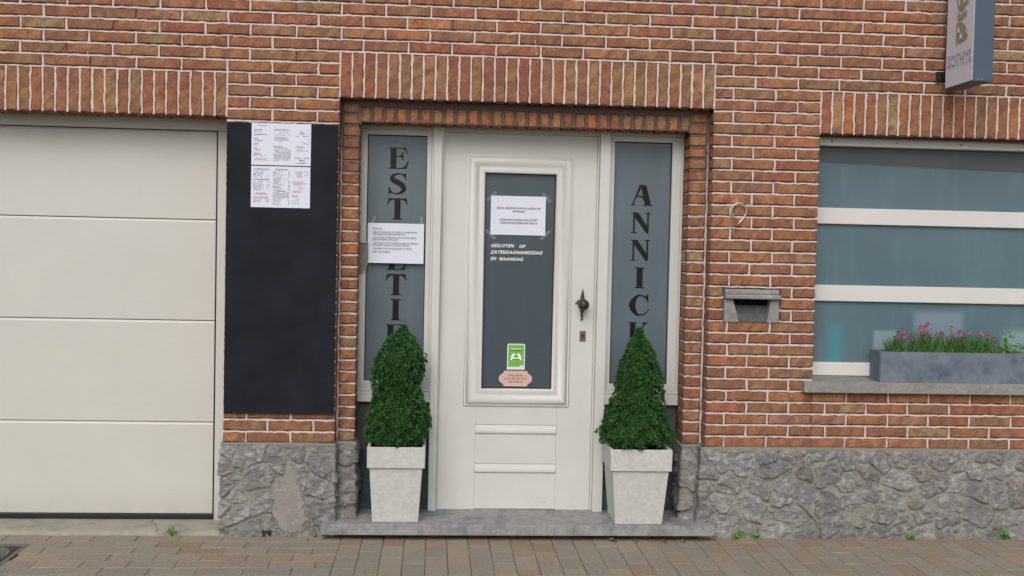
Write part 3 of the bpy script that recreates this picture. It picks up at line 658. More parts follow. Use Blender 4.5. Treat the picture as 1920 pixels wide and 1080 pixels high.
G={'T':[([(-.42,1),(.42,1),(.48,.70),(.45,.69),(.38,.84),(.28,.91),(.14,.94),(.14,.06),(.25,.03),(.25,0),(-.25,0),(-.25,.03),(-.14,.06),(-.14,.94),(-.28,.91),(-.38,.84),(-.45,.69),(-.48,.70)],[])],
'E':[([(-.46,1),(.36,1),(.43,.69),(.40,.69),(.32,.86),(.20,.94),(-.08,.96),(-.08,.60),(.06,.61),(.14,.67),(.18,.78),(.22,.78),(.24,.40),(.20,.40),(.16,.51),(.06,.56),(-.08,.56),(-.08,.05),(.12,.04),(.30,.13),(.44,.36),(.48,.35),(.38,0),(-.46,0),(-.46,.03),(-.36,.05),(-.36,.95),(-.46,.97)],[])],
'I':[([(-.24,1),(.24,1),(.24,.97),(.14,.94),(.14,.06),(.24,.03),(.24,0),(-.24,0),(-.24,.03),(-.14,.06),(-.14,.94),(-.24,.97)],[])],
'N':[([(-.46,1),(-.14,1),(.28,.36),(.28,.94),(.18,.97),(.18,1),(.46,1),(.46,.97),(.36,.94),(.36,0),(.25,0),(-.28,.76),(-.28,.06),(-.18,.03),(-.18,0),(-.46,0),(-.46,.03),(-.36,.06),(-.36,.94),(-.46,.97)],[])],
'A':[([(-.14,1),(.21,1),(.43,.05),(.52,.03),(.52,0),(.06,0),(.06,.03),(.14,.06),(.13,.20),(.06,.34),(-.08,.42),(-.25,.38),(-.36,.06),(-.27,.03),(-.27,0),(-.52,0),(-.52,.03),(-.43,.06),(-.12,.92),(-.14,.97)],[[(-.21,.46),(-.08,.50),(.07,.44),(-.02,.84)]])],
'K':[([(-.46,1),(-.04,1),(-.04,.97),(-.13,.94),(-.13,.52),(.22,.88),(.22,.95),(.12,.97),(.12,1),(.46,1),(.46,.97),(.34,.92),(.10,.66),(.42,.06),(.5,.03),(.5,0),(.04,0),(.04,.03),(.12,.06),(-.06,.46),(-.13,.39),(-.13,.06),(-.04,.03),(-.04,0),(-.46,0),(-.46,.03),(-.38,.06),(-.38,.94),(-.46,.97)],[])],
'H':[([(-.46,1),(-.08,1),(-.08,.97),(-.15,.94),(-.15,.54),(.15,.54),(.15,.94),(.08,.97),(.08,1),(.46,1),(.46,.97),(.38,.94),(.38,.06),(.46,.03),(.46,0),(.08,0),(.08,.03),(.15,.06),(.15,.48),(-.15,.48),(-.15,.06),(-.08,.03),(-.08,0),(-.46,0),(-.46,.03),(-.38,.06),(-.38,.94),(-.46,.97)],[])],
'C':[(stroke([(.40,.66),(.34,.84),(.12,.965),(-.12,.90),(-.31,.50),(-.12,.09),(.12,.03),(.34,.14),(.47,.33)],[.03,.08,.07,.15,.30,.15,.07,.06,.03]),[]),([(.33,1),(.42,1),(.44,.64),(.40,.64),(.34,.82),(.28,.90)],[])],
'S':[(stroke([(.36,.72),(.28,.88),(.06,.965),(-.20,.88),(-.26,.70),(-.02,.56),(.22,.40),(.27,.22),(.10,.06),(-.12,.03),(-.30,.12),(-.40,.32)],[.03,.07,.07,.14,.21,.25,.25,.21,.11,.06,.06,.03]),[]),([(.29,1),(.37,1),(.38,.68),(.35,.68),(.30,.82),(.24,.90)],[]),([(-.43,0),(-.35,0),(-.28,.10),(-.34,.18),(-.39,.34),(-.42,.34)],[])]}
def glyphs(par,word,cx,tops,h,wid,y,mat_,name='lettering'):
    a=Acc()
    for ch,top in zip(word,tops):
        for o,hs_ in G[ch]:
            kk=len(a.v); poly_mesh(a,o,hs_,lambda x,z:(cx+x*wid,y-.0002*(kk%3),top-h+z*h))
    return a.build(name,mat_,par,smooth=False)
glyphs(swl,'ESTHETIEK',-.218,[2.067-.1378*i for i in range(9)],.116,.118,.2512,M['vinyl'])
glyphs(swr,'ANNICK',1.127,[1.899-.1525*i for i in range(6)],.115,.122,.2512,M['vinyl'])

def text(par,s,x,y,z,size,mat_,align='LEFT',sx=1.0,width=None,shear=0,bold=0,axis=None,name='lettering',rot=0,spacing=1.0,depth=0):
    cu=bpy.data.curves.new('txt','FONT'); cu.body=s; cu.size=size; cu.align_x=align; cu.shear=shear; cu.offset=bold; cu.resolution_u=2; cu.space_character=spacing; cu.extrude=depth
    tmp=bpy.data.objects.new('txt',cu); S.collection.objects.link(tmp)
    dg=bpy.context.evaluated_depsgraph_get(); me=bpy.data.meshes.new_from_object(tmp.evaluated_get(dg)); bpy.data.objects.remove(tmp); bpy.data.curves.remove(cu)
    if width and len(me.vertices): sx=width/(max(v.co.x for v in me.vertices)-min(v.co.x for v in me.vertices))
    m_=axis if axis is not None else (Matrix.Translation((x,y,z))@Matrix.Rotation(rot,4,'Y')@Matrix(((sx,0,0,0),(0,0,-1,0),(0,1,0,0),(0,0,0,1))))
    me.transform(m_); me.materials.clear(); me.materials.append(mat_)
    return me
def join(name,meshes,mats,par,**k):
    a=Acc()
    for me,mi in meshes:
        if len(me.vertices)==0: continue
        V=np.zeros(len(me.vertices)*3); me.vertices.foreach_get('co',V)
        a.add(V.reshape(-1,3),[list(p.vertices) for p in me.polygons],mi)
    return a.build(name,mats,par,smooth=False,**k)
L=[(text(None,w_,x_,.2665,z_,.0250,M['whitevinyl'],shear=.30,bold=.0006,spacing=1.12,width=wd_),0) for w_,x_,z_,wd_ in (('GESLOTEN',.296,1.5375,.128),('OP',.452,1.5355,.035),('ZATERDAGNAMIDDAG',.296,1.5015,.290),('EN',.296,1.4655,.033),('MAANDAG',.343,1.4645,.135))]
join('lettering',L,M['whitevinyl'],door)

# ------------------------------------------------------------------ papers
def sheet(x0,x1,z0,z1,y,tilt=0.0,t=.0006,curl=.0015,n=8):
    a=Acc(); V=[];F=[]; cx,cz=(x0+x1)/2,(z0+z1)/2
    for i in range(n+1):
        for j in range(n+1):
            u=x0+(x1-x0)*i/n; v=z0+(z1-z0)*j/n; dx,dz=u-cx,v-cz; yy=y-t-curl*abs(math.sin(i*1.3+.5))*((j/n)**4+(1-j/n)**4)*.5
            V.append((cx+dx*math.cos(tilt)-dz*math.sin(tilt),yy,cz+dx*math.sin(tilt)+dz*math.cos(tilt)))
    for i in range(n):
        for j in range(n): k=i*(n+1)+j; F.append((k,k+n+1,k+n+2,k+1))
    b=[(cx+(u-cx)*math.cos(tilt)-(v-cz)*math.sin(tilt),y,cz+(u-cx)*math.sin(tilt)+(v-cz)*math.cos(tilt)) for u,v in ((x0,z0),(x1,z0),(x1,z1),(x0,z1))]
    a.add(V,F); a.add(b,[(3,2,1,0)]); return a
def tapes(par,L,y):
    for x,z,w_,h_,r in L:
        a=Acc(); c_,s_=math.cos(r),math.sin(r); pts=[(x+u*c_-v*s_,z+u*s_+v*c_) for u,v in ((-w_/2,-h_/2),(w_/2,-h_/2),(w_/2,h_/2),(-w_/2,h_/2))]
        prism(a,pts,y-.0002,y)
        a.build('tape',M['tape'],par,smooth=False)
yp=.2665
pd=sheet(.293,.596,1.606,1.820,yp-.001).build('notice_paper',M['paper'],None,label='white notice taped to the door pane above the white lettering',cat='notice')
L=[(text(None,s,x,yp-.0042,z,.0155,M['ink'],'CENTER',sx=.90),0) for s,x,z in (('ENKEL GEOPEND VOOR KLANTEN OP',.447,1.748),('AFSPRAAK!',.447,1.7305),('AFSPRAKEN MAKEN KAN OP HET',.447,1.684),('TELEFOONNUMMER 059/27.83.14',.447,1.667))]
join('lettering',L,M['ink'],pd)
tapes(pd,[(.305,1.825,.045,.016,.8),(.288,1.808,.045,.016,.8),(.592,1.825,.04,.016,-.75),(.603,1.81,.05,.016,-.85),(.285,1.615,.045,.016,-.7),(.305,1.598,.045,.016,-.75),(.606,1.618,.045,.016,.7),(.590,1.60,.045,.016,.7)],yp-.0002)
pl=sheet(-.375,-.071,1.437,1.654,.2205+.004,curl=.002).build('notice_paper',M['paper'],None,label='white notice taped over the vertical letters of the left side window',cat='notice')
LN=['BESTE KLANT,','','GELIEVE AAN TE BELLEN EN TE WACHTEN TOT IEMAND DE DEUR','KOMT OPENDOEN. (MAAR JE BLIJFT NIET LANG)','','U DIENT METEEN UW HANDEN WASSEN MET WATER & ZEEP EN','EXTRA ONTSMETTEN IN HET SALON.','','U DIENT NIET WACHTEN IN ONZE WACHTZAAL, DUS WANNEER U','TE VROEG BENT VRAGEN WE U BUITEN TE WACHTEN.','','TEVENS DIENT U OOK UW MONDMASKER OP TE ZETTEN.','','DANK VOOR UW BEGRIP!']
zz=1.620; L=[]
for s in LN:
    if s: L.append((text(None,s,-.348,.2195,zz,.0112,M['ink'],sx=.72),0)); zz-=.0118
    else: zz-=.0062
join('lettering',L,M['ink'],pl)
tapes(pl,[(-.345,1.668,.014,.05,-.35),(-.085,1.668,.014,.05,.1)],.2235)

bd=boxes('notice_board',[(-1.088,-.522,-.020,-.002,.645,2.150)],M['board'],None,.002,label='tall dark blue grey board on the brick pier beside the garage',cat='notice board')
def dashes(x0,x1,z,hh=.0026,dens=.8,y=-.0224):
    a_=[]; x=x0
    while x<x1-.002:
        w_=random.uniform(.004,.016); e=min(x1,x+w_)
        if random.random()<dens: a_.append((x,e,y,y+.0002,z,z+hh))
        x=e+random.uniform(.0012,.003)
    return a_
def addb(name,L,m_,par): boxes(name,L,m_,par,0)
p1=sheet(-.962,-.659,1.934,2.1495,-.0205,curl=.0012).build('price_list',M['paper'],None,label='upper white price list sheet on the dark board, with small logo',cat='price list')
p2=sheet(-.962,-.660,1.716,1.9285,-.0205,curl=.0012).build('price_list',M['paper'],None,label='lower white price list sheet on the dark board, with three columns',cat='price list')
random.seed(21)
blk=[];gr=[];rd=[]
for z,w_ in ((2.1135,.04),(2.089,.062),(2.067,.018),(2.0405,.02),(2.019,.014),(1.991,.028)): blk+=dashes(-.948,-.948+w_,z,.0032,1)
for z,w_ in ((2.107,.034),(2.102,.036),(2.083,.016),(2.062,.040),(2.056,.040),(2.034,.014),(2.0125,.034),(2.007,.026),(1.985,.066),(1.980,.045)): gr+=dashes(-.948,-.948+w_,z,.002,.9)
blk+=dashes(-.848,-.770,2.1145,.0036,1)+dashes(-.848,-.800,2.028,.0034,1)
for z,w_ in ((2.1015,.08),(2.0895,.08),(2.078,.08),(2.073,.075),(2.067,.078),(2.062,.072),(2.056,.04),(2.022,.07)): gr+=dashes(-.846,-.846+w_,z,.0018,.85)
for i in range(12): gr+=dashes(-.848,-.762 if i<11 else -.825,2.013-.0052*i,.002,.85)
rd+=dashes(-.948,-.888,1.9645,.0028,1)+dashes(-.948,-.872,1.958,.0024,1)
blk+=dashes(-.742,-.668,1.972,.003,.9)+dashes(-.73,-.682,1.946,.0028,.9)+dashes(-.737,-.678,2.085,.0018,.9); gr+=dashes(-.73,-.69,2.032,.0024,.9)+dashes(-.74,-.682,2.026,.002,.9)+dashes(-.736,-.674,2.010,.002,.9)+dashes(-.73,-.70,2.016,.002,.9)
for i in range(8): gr.append((-.704+i*.003,-.7005+i*.003,-.0224,-.0222,2.056-i*.0018,2.0585-i*.0018))
for i in range(14): x=-.673+random.uniform(-.006,.004); z=2.12-i*.0085; gr.append((x,x+.003,-.0224,-.0222,z,z+.003))
blk.append((-.715,-.706,-.0224,-.0222,1.957,1.966)); 
T1=join('lettering',[(text(None,'PRODUCTEN',-.931,-.0228,2.1345,.0095,M['ink'],sx=.8),0),(text(None,'EA',-.717,-.0228,2.0935,.026,M['inkgrey'],sx=.8),0)],M['inkgrey'],p1)
addb('print',blk,M['inkmid'],p1); addb('grey_print',gr,M['inkgrey'],p1); addb('red_print',rd+[(-.700,-.691,-.0224,-.0222,1.957,1.966)],M['inkred'],p1)
blk=[];gr=[];rd=[]
blk+=dashes(-.947,-.872,1.911,.0036,1)+dashes(-.948,-.870,1.858,.0036,1)+dashes(-.947,-.874,1.766,.0036,1)+dashes(-.838,-.776,1.9105,.0036,1)+dashes(-.830,-.786,1.799,.0036,1)+dashes(-.751,-.720,1.7755,.0034,1)+dashes(-.851,-.816,1.8195,.003,1)
for z in (1.902,1.896,1.889,1.884,1.877,1.871,1.849,1.844,1.836,1.831,1.8245,1.819,1.811,1.804,1.757,1.750,1.743): gr+=dashes(-.951,-.892-random.uniform(0,.02),z,.002,.9)+dashes(-.885,-.867,z,.002,.35)
for i in range(18): gr+=dashes(-.850,-.806 if i%3 else -.79,1.902-.0058*i,.0019,.8)+dashes(-.772,-.765,1.902-.0058*i,.0019,.8)
for i in range(6): gr+=dashes(-.852,-.764,1.7925-.0056*i,.0022,.9)
for i in range(5): gr+=dashes(-.850,-.805,1.756-.006*i,.0019,.8)+dashes(-.772,-.765,1.756-.006*i,.0019,.8)
for i in range(6): gr+=dashes(-.742+.003*i,-.700,1.904-.0058*i,.002,.85)+dashes(-.692,-.672,1.904-.0058*i,.002,.5)
for z in (1.762,1.751,1.739): gr+=dashes(-.750,-.715,z,.002,.9)+dashes(-.680,-.674,z,.002,.9)
rd+=dashes(-.938,-.886,1.788,.003,1)+dashes(-.943,-.876,1.782,.003,1)+dashes(-.750,-.697,1.849,.003,1)+dashes(-.748,-.680,1.841,.0026,1)+dashes(-.745,-.705,1.836,.0024,1)+dashes(-.743,-.700,1.825,.002,.9)+dashes(-.72,-.697,1.818,.002,.9)+dashes(-.72,-.697,1.812,.002,.9)+dashes(-.748,-.712,1.8015,.003,1)+dashes(-.748,-.700,1.795,.0024,1)
addb('print',blk,M['inkmid'],p2); addb('grey_print',gr,M['inkgrey'],p2); addb('red_print',rd,M['inkred'],p2)

# stickers on the door pane
def rrect(x0,x1,z0,z1,r,top_only=False,n=4):
    P=[]
    for cx,cz,a0 in ((x1-r,z1-r,0),(x0+r,z1-r,90),(x0+r,z0+r,180),(x1-r,z0+r,270)):
        if top_only and a0>=180: P.append((x0,z0) if a0==180 else (x1,z0)); continue
        for i in range(n+1):
            t=math.radians(a0+90*i/n); P.append((cx+r*math.cos(t),cz+r*math.sin(t)))
    return P
a=Acc(); prism(a,rrect(.4005,.4995,.861,1.005,.010,True)[::-1],yp-.0009,yp-.0001); prism(a,rrect(.406,.494,.877,.999,.007,True)[::-1],yp-.0012,yp-.0010,1)
prism(a,[(.468,.876),(.4945,.876),(.4945,.885),(.474,.884)][::-1],yp-.0014,yp-.00125)
st=a.build('sticker',[M['paper'],M['green']],None,smooth=False,label='green sticker with two white hands on the door pane',cat='sticker')
a=Acc()
def arcpoly(cx,cz,r0,r1,a0,a1,n=12,sx=1.0):
    o=[(cx+sx*r1*math.cos(math.radians(a0+(a1-a0)*i/n)),cz+r1*math.sin(math.radians(a0+(a1-a0)*i/n))) for i in range(n+1)]
    i_=[(cx+sx*r0*math.cos(math.radians(a0+(a1-a0)*i/n)),cz+r0*math.sin(math.radians(a0+(a1-a0)*i/n))) for i in range(n,-1,-1)]
    return o+i_
for s_ in (-1,1):   # a pair of hands forming a heart
    prism(a,[(.450+s_*x,z) for x,z in ((.002,.942),(.008,.950),(.016,.951),(.023,.945),(.029,.930),(.031,.914),(.023,.9125),(.019,.922),(.008,.9215),(0,.9205),(0,.926),(.009,.928),(.014,.934),(.011,.941),(.004,.939))][::s_],yp-.0016,yp-.00125)
a.build('hands_print',M['whitevinyl'],st,smooth=False)
a=Acc(); prism(a,[(.45,.930),(.457,.937),(.454,.941),(.45,.938),(.446,.941),(.443,.937)],yp-.0015,yp-.00125); prism(a,[(.42,.921),(.48,.921),(.476,.917),(.424,.917)][::-1],yp-.0014,yp-.00125); a.build('dark_print',M['greendark'],st,smooth=False)
join('lettering',[(text(None,'Registreer een',.450,yp-.0016,.9735,.0108,M['whitevinyl'],'CENTER',sx=.85,bold=.0003),0)],M['whitevinyl'],st)
join('dark_lettering',[(text(None,'internetafspraak',.450,yp-.0016,.9645,.0105,M['greendark'],'CENTER',sx=.85,bold=.0004),0)],M['greendark'],st)
o=[(.384,.8545),(.514,.8545),(.5145,.848),(.520,.840),(.530,.834),(.539,.824),(.542,.811),(.539,.798),(.530,.788),(.520,.782),(.5145,.775),(.514,.7685),(.384,.7685),(.3835,.775),(.378,.782),(.368,.788),(.359,.798),(.356,.811),(.359,.824),(.368,.834),(.378,.840),(.3835,.848)]
a=Acc(); prism(a,o,yp-.003,yp-.0001); pk=a.build('plaque',M['pink'],None,smooth=False,label='pink scalloped sign on the door pane below the green sticker',cat='sign')
join('lettering',[(text(None,'DEELNEMER',.449,yp-.0034,.8235,.0155,M['ink'],'CENTER'),0),(text(None,'KOM UIT UW KOT',.449,yp-.0034,.8055,.0155,M['ink'],'CENTER'),0),(text(None,'GISTELBON',.449,yp-.0034,.7875,.0155,M['ink'],'CENTER'),0)],M['ink'],pk)

# ------------------------------------------------------------------ house number 9
def tube(a,pts,r,n=8,mi=0,col=(1,1,1),rads=None):
    P=np.array(pts,float); T=np.gradient(P,axis=0); T/=np.linalg.norm(T,axis=1)[:,None]+1e-9
    V=[];F=[]; up=np.array((0,1,0)) if abs(T[0][1])<.9 else np.array((1,0,0))
    for k,(p,t) in enumerate(zip(P,T)):
        s_=np.cross(t,up); s_/=np.linalg.norm(s_)+1e-9; w_=np.cross(s_,t); rr=rads[k] if rads is not None else r
        for j in range(n): q_=2*math.pi*j/n; V.append(p+rr*(math.cos(q_)*s_+math.sin(q_)*w_))
    m_=len(P)
    for i in range(m_-1):
        for j in range(n): F.append((i*n+j,i*n+(j+1)%n,(i+1)*n+(j+1)%n,(i+1)*n+j))
    F+=[list(range(n))[::-1],[(m_-1)*n+j for j in range(n)]]
    a.add(V,F,mi,col)
a=Acc(); cx,cz,R=1.602,1.757,.041; pts=[]
for i in range(31):
    t=math.radians(255-i*(255+38)/30); pts.append((cx+R*math.cos(t),-.018,cz+R*math.sin(t)))
pts+=[(1.622,-.018,1.712),(1.608,-.018,1.697),(1.592,-.018,1.680)]
tube(a,pts,.0042); nm=a.build('house_number',M['steel'],None,label='steel wire numeral nine on the brick pier above the letter box',cat='house number')
a=Acc(); tube(a,[(1.601,-.018,1.798),(1.601,-.009,1.798),(1.601,.0,1.798)],.0028,6); a.build('pin',M['steel'],nm)

# ------------------------------------------------------------------ hanging sign
sx0,sx1,sy0,sy1,sz0,sz1=2.685,2.790,-.3685,-.070,2.428,3.05
sg=E('hanging_sign',(2.74,0,2.43),'white and blue grey light box sign on brackets high on the wall above the window','sign')
boxes('casing',[(sx0+.0015,sx1,sy0,sy1,sz0,sz1)],M['signside'],sg,.002)
boxes('face_panel',[(sx0-.0015,sx0+.001,sy0+.004,sy1-.002,sz0+.005,sz1-.005)],M['signface'],sg,0)
for z in (2.475,2.95): boxes('bracket',[(2.662,2.715,-.012,-.001,z,z+.055),(2.693,2.712,-.07,-.010,z+.015,z+.04)],M['rubber'],sg,.001)
a=Acc(); tube(a,[(2.712,-.004,3.0),(2.713,-.006,2.8),(2.711,-.004,2.66),(2.712,-.004,2.53)],.003,6); a.build('cable',M['rubber'],sg)
a=Acc()
for y,z in ((sy0+.008,sz0+.002),(sy0+.03,sz0+.002)): blob(a,sx0+.02+(y-sy0),sy0-.001,sz0+.008,.003,.002,.003)
a.build('rivet',M['steel'],sg)
ax=Matrix(((0,0,-1,sx0-.0045),(-1,0,0,0),(0,1,0,0),(0,0,0,1)))
def side_text(s,ystart,z,size,mt,scx=1.0,**k):
    A=Matrix(((0,0,-1,sx0-.003),(-scx,0,0,ystart),(0,1,0,z),(0,0,0,1))); return text(None,s,0,0,0,size,mt,axis=A,depth=.0015,**k)
join('lettering',[(side_text('SOTHYS',-.098,2.533,.088,M['signgrey'],.80,bold=.0030),0)],M['signgrey'],sg)
a=Acc()
def sp(pts,mi=0,t=.004):
    n=len(pts); V=[(sx0-.0015,y,z) for y,z in pts]+[(sx0-.0015-t,y,z) for y,z in pts]
    a.add(V,[list(range(n)),[n+i for i in range(n)][::-1]]+[[i,n+i,n+(i+1)%n,(i+1)%n] for i in range(n)],mi)
sp([(-.185,2.640),(-.185,2.752),(-.192,2.752),(-.192,2.640)])
sp([(-.198,2.652),(-.198,2.752),(-.215,2.756),(-.25,2.745),(-.285,2.722),(-.305,2.695),(-.308,2.672),(-.295,2.657),(-.26,2.648),(-.22,2.645)])
sp([(-.20,2.70),(-.207,2.73),(-.222,2.70)],1,.006); sp([(-.215,2.662),(-.235,2.69),(-.25,2.668)],1,.006); sp([(-.285,2.69),(-.297,2.70),(-.297,2.682)],1,.006)
sp([(-.19,2.775),(-.20,2.80),(-.23,2.79),(-.235,2.765),(-.215,2.76)]); sp([(-.24,2.765),(-.245,2.80),(-.262,2.80),(-.258,2.76)]); sp([(-.268,2.772),(-.272,2.805),(-.292,2.80),(-.286,2.768)])
sp([(-.205,2.81),(-.20,2.835),(-.225,2.85),(-.26,2.845),(-.295,2.86),(-.30,2.84),(-.26,2.818),(-.23,2.805)])
sp([(-.215,2.85),(-.222,2.96),(-.25,2.96),(-.245,2.86)])
for y0,y1,z in ((-.165,-.185,2.83),(-.178,-.195,2.83)): sp([(y0,z+.15),(y0-.006,z+.15),(y1-.006,z),(y1,z+.02)])
for y0,y1,z in ((-.30,-.285,2.85),(-.315,-.30,2.83)): sp([(y0,z+.15),(y0-.006,z+.15),(y1-.006,z),(y1,z+.02)])
a.build('emblem',[M['gold'],M['signface']],sg,smooth=False)

# ------------------------------------------------------------------ planters and conifers
def planter(cx,cy,z0,wb,wt,wr,h,hr,label):
    t=E('planter',(cx,cy,z0),label,'planter','white tapered planters on the doorstep')
    a=Acc()
    def sq(hw,z): return [(cx-hw,cy-hw,z),(cx+hw,cy-hw,z),(cx+hw,cy+hw,z),(cx-hw,cy+hw,z)]
    rings=[sq(wb/2,z0),sq(wt/2,z0+h-hr)]; V=sum(rings,[]); F=[(3,2,1,0)]
    for i in range(4): F.append((i,(i+1)%4,4+(i+1)%4,4+i))
    F.append((4,5,6,7))
    a.add(V,F); a.build('pot_body',M['potwhite'],t,smooth=False,bevel=.004)
    a=Acc(); zr=z0+h-hr; rr=[sq(wt/2-.004,zr-.002),sq(wr/2-.001,zr-.002),sq(wr/2,z0+h),sq(wr/2-.016,z0+h),sq(wr/2-.018,z0+h-.06)]
    V=sum(rr,[]); F=[]
    for k in range(4):
        for i in range(4): F.append((4*k+i,4*k+(i+1)%4,4*k+4+(i+1)%4,4*k+4+i))
    a.add(V,F); a.build('rim',M['potwhite'],t,smooth=False,bevel=.003)
    boxes('soil',[(cx-wr/2+.016,cx+wr/2-.016,cy-wr/2+.016,cy+wr/2-.016,z0+h-.05,z0+h-.022)],M['soil'],t,0)
    return t
planter(-.190,.068,.085,.240,.276,.302,.400,.108,'white tapered concrete planter on the left end of the doorstep')
planter(1.094,.046,.085,.250,.300,.328,.405,.112,'white tapered concrete planter on the right end of the doorstep')
def conifer(cx,cy,z0,prof,label,seed,lean=0.0):
    t=E('potted_conifer',(cx,cy,z0),label,'conifer','clipped dwarf conifers in planters')
    r=np.random.default_rng(seed); zs=np.array([p_[0] for p_ in prof]); ls=np.array([p_[1] for p_ in prof]); rs=np.array([p_[2] for p_ in prof])
    C_=lambda z:np.interp(z,zs,(ls+rs)/2); R_=lambda z:np.interp(z,zs,(rs-ls)/2)
    def lump(th,z): return 1+.06*np.sin(th*3+z*23+seed)+.05*np.sin(th*7-z*41)+.04*np.sin(th*13+z*67)
    a=Acc(); n=40; Z=np.linspace(zs[0],zs[-1],46); V=[];F=[]
    for z in Z:
        for j in range(n):
            th=2*math.pi*j/n; rr=max(.004,(R_(z)-.048)*lump(th,z)*.86); V.append((C_(z)+rr*math.cos(th),cy+rr*math.sin(th),z))
    for i in range(len(Z)-1):
        for j in range(n): F.append((i*n+j,i*n+(j+1)%n,(i+1)*n+(j+1)%n,(i+1)*n+j))
    F+=[list(range(n))[::-1],[(len(Z)-1)*n+j for j in range(n)]]
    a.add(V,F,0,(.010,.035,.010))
    NT=600; wz=R_(Z)+.02; cdf=np.cumsum(wz)/wz.sum(); TF=[]
    for k in range(NT):
        z=np.interp((k+r.uniform())/NT,cdf,Z); th=k*2.39996+r.normal(0,.12)
        rr=max(.004,(R_(z)-.034)*lump(th,z)*r.uniform(.92,1.06)); cc=np.array((C_(z)+rr*math.cos(th),cy+rr*math.sin(th),z)); cr_=r.uniform(.012,.021)
        if r.uniform()<.05: cc[:2]+=.012*np.array((math.cos(th),math.sin(th)))
        dm=np.array((math.cos(th),math.sin(th),.35+.9*(z-zs[0])/(zs[-1]-zs[0]))); dm/=np.linalg.norm(dm); tone=r.uniform(.6,1.3)
        for q_ in range(15):
            d=dm+r.normal(0,.62,3); d/=np.linalg.norm(d)
            if d@dm<-.1: continue
            if (cc+d*cr_)[2]<zs[0]+.016: continue
            TF.append((cc+d*cr_*r.uniform(.75,1.1),d,tone))
    for o_,d,tone in TF:
        s_=np.cross(d,(0,0,1)); s_/=np.linalg.norm(s_)+1e-9; w_=np.cross(s_,d)
        col=np.array((.045,.150,.042))*tone*r.uniform(.75,1.2)
        if r.uniform()<.10: col=np.array((.10,.28,.075))*r.uniform(.7,1.0)
        VV=[];FF=[];nb=7; L_=r.uniform(.007,.012)
        for q_ in range(nb):
            az_=2*math.pi*q_/nb+r.uniform(-.3,.3); sp_=r.uniform(.5,1.25) if q_ else .1
            dd=d+sp_*(math.cos(az_)*s_+math.sin(az_)*w_); dd/=np.linalg.norm(dd); pr=np.cross(dd,r.normal(0,1,3)); pr/=np.linalg.norm(pr)+1e-9
            bl=L_*r.uniform(.7,1.15); wd=.0026; b0=len(VV)
            VV+= [o_-pr*wd*.6,o_+pr*wd*.6,o_+dd*bl*.6+pr*wd,o_+dd*bl,o_+dd*bl*.6-pr*wd]; FF.append((b0,b0+1,b0+2,b0+3,b0+4))
        a.add(VV,FF,0,col)
    a.build('foliage',M['leaf'],t,smooth=False)
    a=Acc(); tube(a,[(C_(zs[0]),cy,z0),(C_(zs[0]),cy,zs[0]+.05),(C_(zs[0]),cy,zs[0]+.3)],.012,8,rads=[.016,.013,.008]); a.build('trunk',M['bark'],t)
conifer(-.185,.068,.44,[(.470,-.325,-.07),(.495,-.372,-.035),(.56,-.375,-.008),(.63,-.355,-.015),(.70,-.345,-.045),(.78,-.338,-.060),(.86,-.350,-.040),(.91,-.342,-.036),(.955,-.318,-.055),(1.00,-.290,-.078),(1.05,-.250,-.100),(1.095,-.190,-.140)],'clipped dark green dwarf conifer growing in the left planter',5)
conifer(1.094,.046,.44,[(.478,.935,1.215),(.50,.890,1.285),(.55,.868,1.305),(.60,.895,1.285),(.66,.925,1.262),(.74,.945,1.245),(.82,.958,1.243),(.90,.975,1.228),(.96,.992,1.205),(1.02,1.015,1.178),(1.07,1.045,1.145),(1.110,1.075,1.115)],'clipped dark green dwarf conifer growing in the right planter',9)

# ------------------------------------------------------------------ flower trough on the sill
tx0,tx1,ty0,ty1,tz0,tz1=2.402,3.46,-.026,.120,.853,1.018
tr=E('flower_trough',(2.93,.05,.853),'long blue grey stone trough of flowers on the window sill','trough')
a=Acc(); o=[(tx0+r_x,ty_) for r_x,ty_ in ((.012,ty0),(.004,ty0+.003),(0,ty0+.012),(0,ty1),)]+[(tx1,ty1),(tx1,ty0+.012),(tx1-.004,ty0+.003),(tx1-.012,ty0)]
n=len(o); inn=[(min(max(x,tx0+.018),tx1-.018),min(max(y,ty0+.018),ty1-.018)) for x,y in o]
V=[(x,y,tz0) for x,y in o]+[(x,y,tz1) for x,y in o]+[(x,y,tz1) for x,y in inn]+[(x,y,tz1-.05) for x,y in inn]; F=[]
for k in range(3):
    for i in range(n): F.append((k*n+i,k*n+(i+1)%n,(k+1)*n+(i+1)%n,(k+1)*n+i))
F.append(list(range(n)))
a.add(V,F); a.build('trough_body',M['trough'],tr,smooth=False)
boxes('soil',[(tx0+.018,tx1-.018,ty0+.018,ty1-.018,tz1-.05,tz1-.016)],M['soil'],tr,0)
def blade(a,o_,d,L_,w_,droop,col,n=4):
    o_=np.array(o_,float); d=np.array(d,float); d/=np.linalg.norm(d); V=[]; p=o_.copy(); pr=np.cross(d,(0,1,0)); pr=pr/(np.linalg.norm(pr)+1e-9)
    pr=pr+rng.normal(0,.35,3); pr/=np.linalg.norm(pr)
    for i in range(n+1):
        t=i/n; ww=w_*(1-t)**.7*(1 if i else .8); V+= [p-pr*ww/2,p+pr*ww/2]; p=p+d*L_/n; d=d+np.array((d[0]*.12,d[1]*.12,-droop/n)); d/=np.linalg.norm(d)
    F=[(2*i,2*i+1,2*i+3,2*i+2) for i in range(n)]; a.add(V,F,0,col); return p
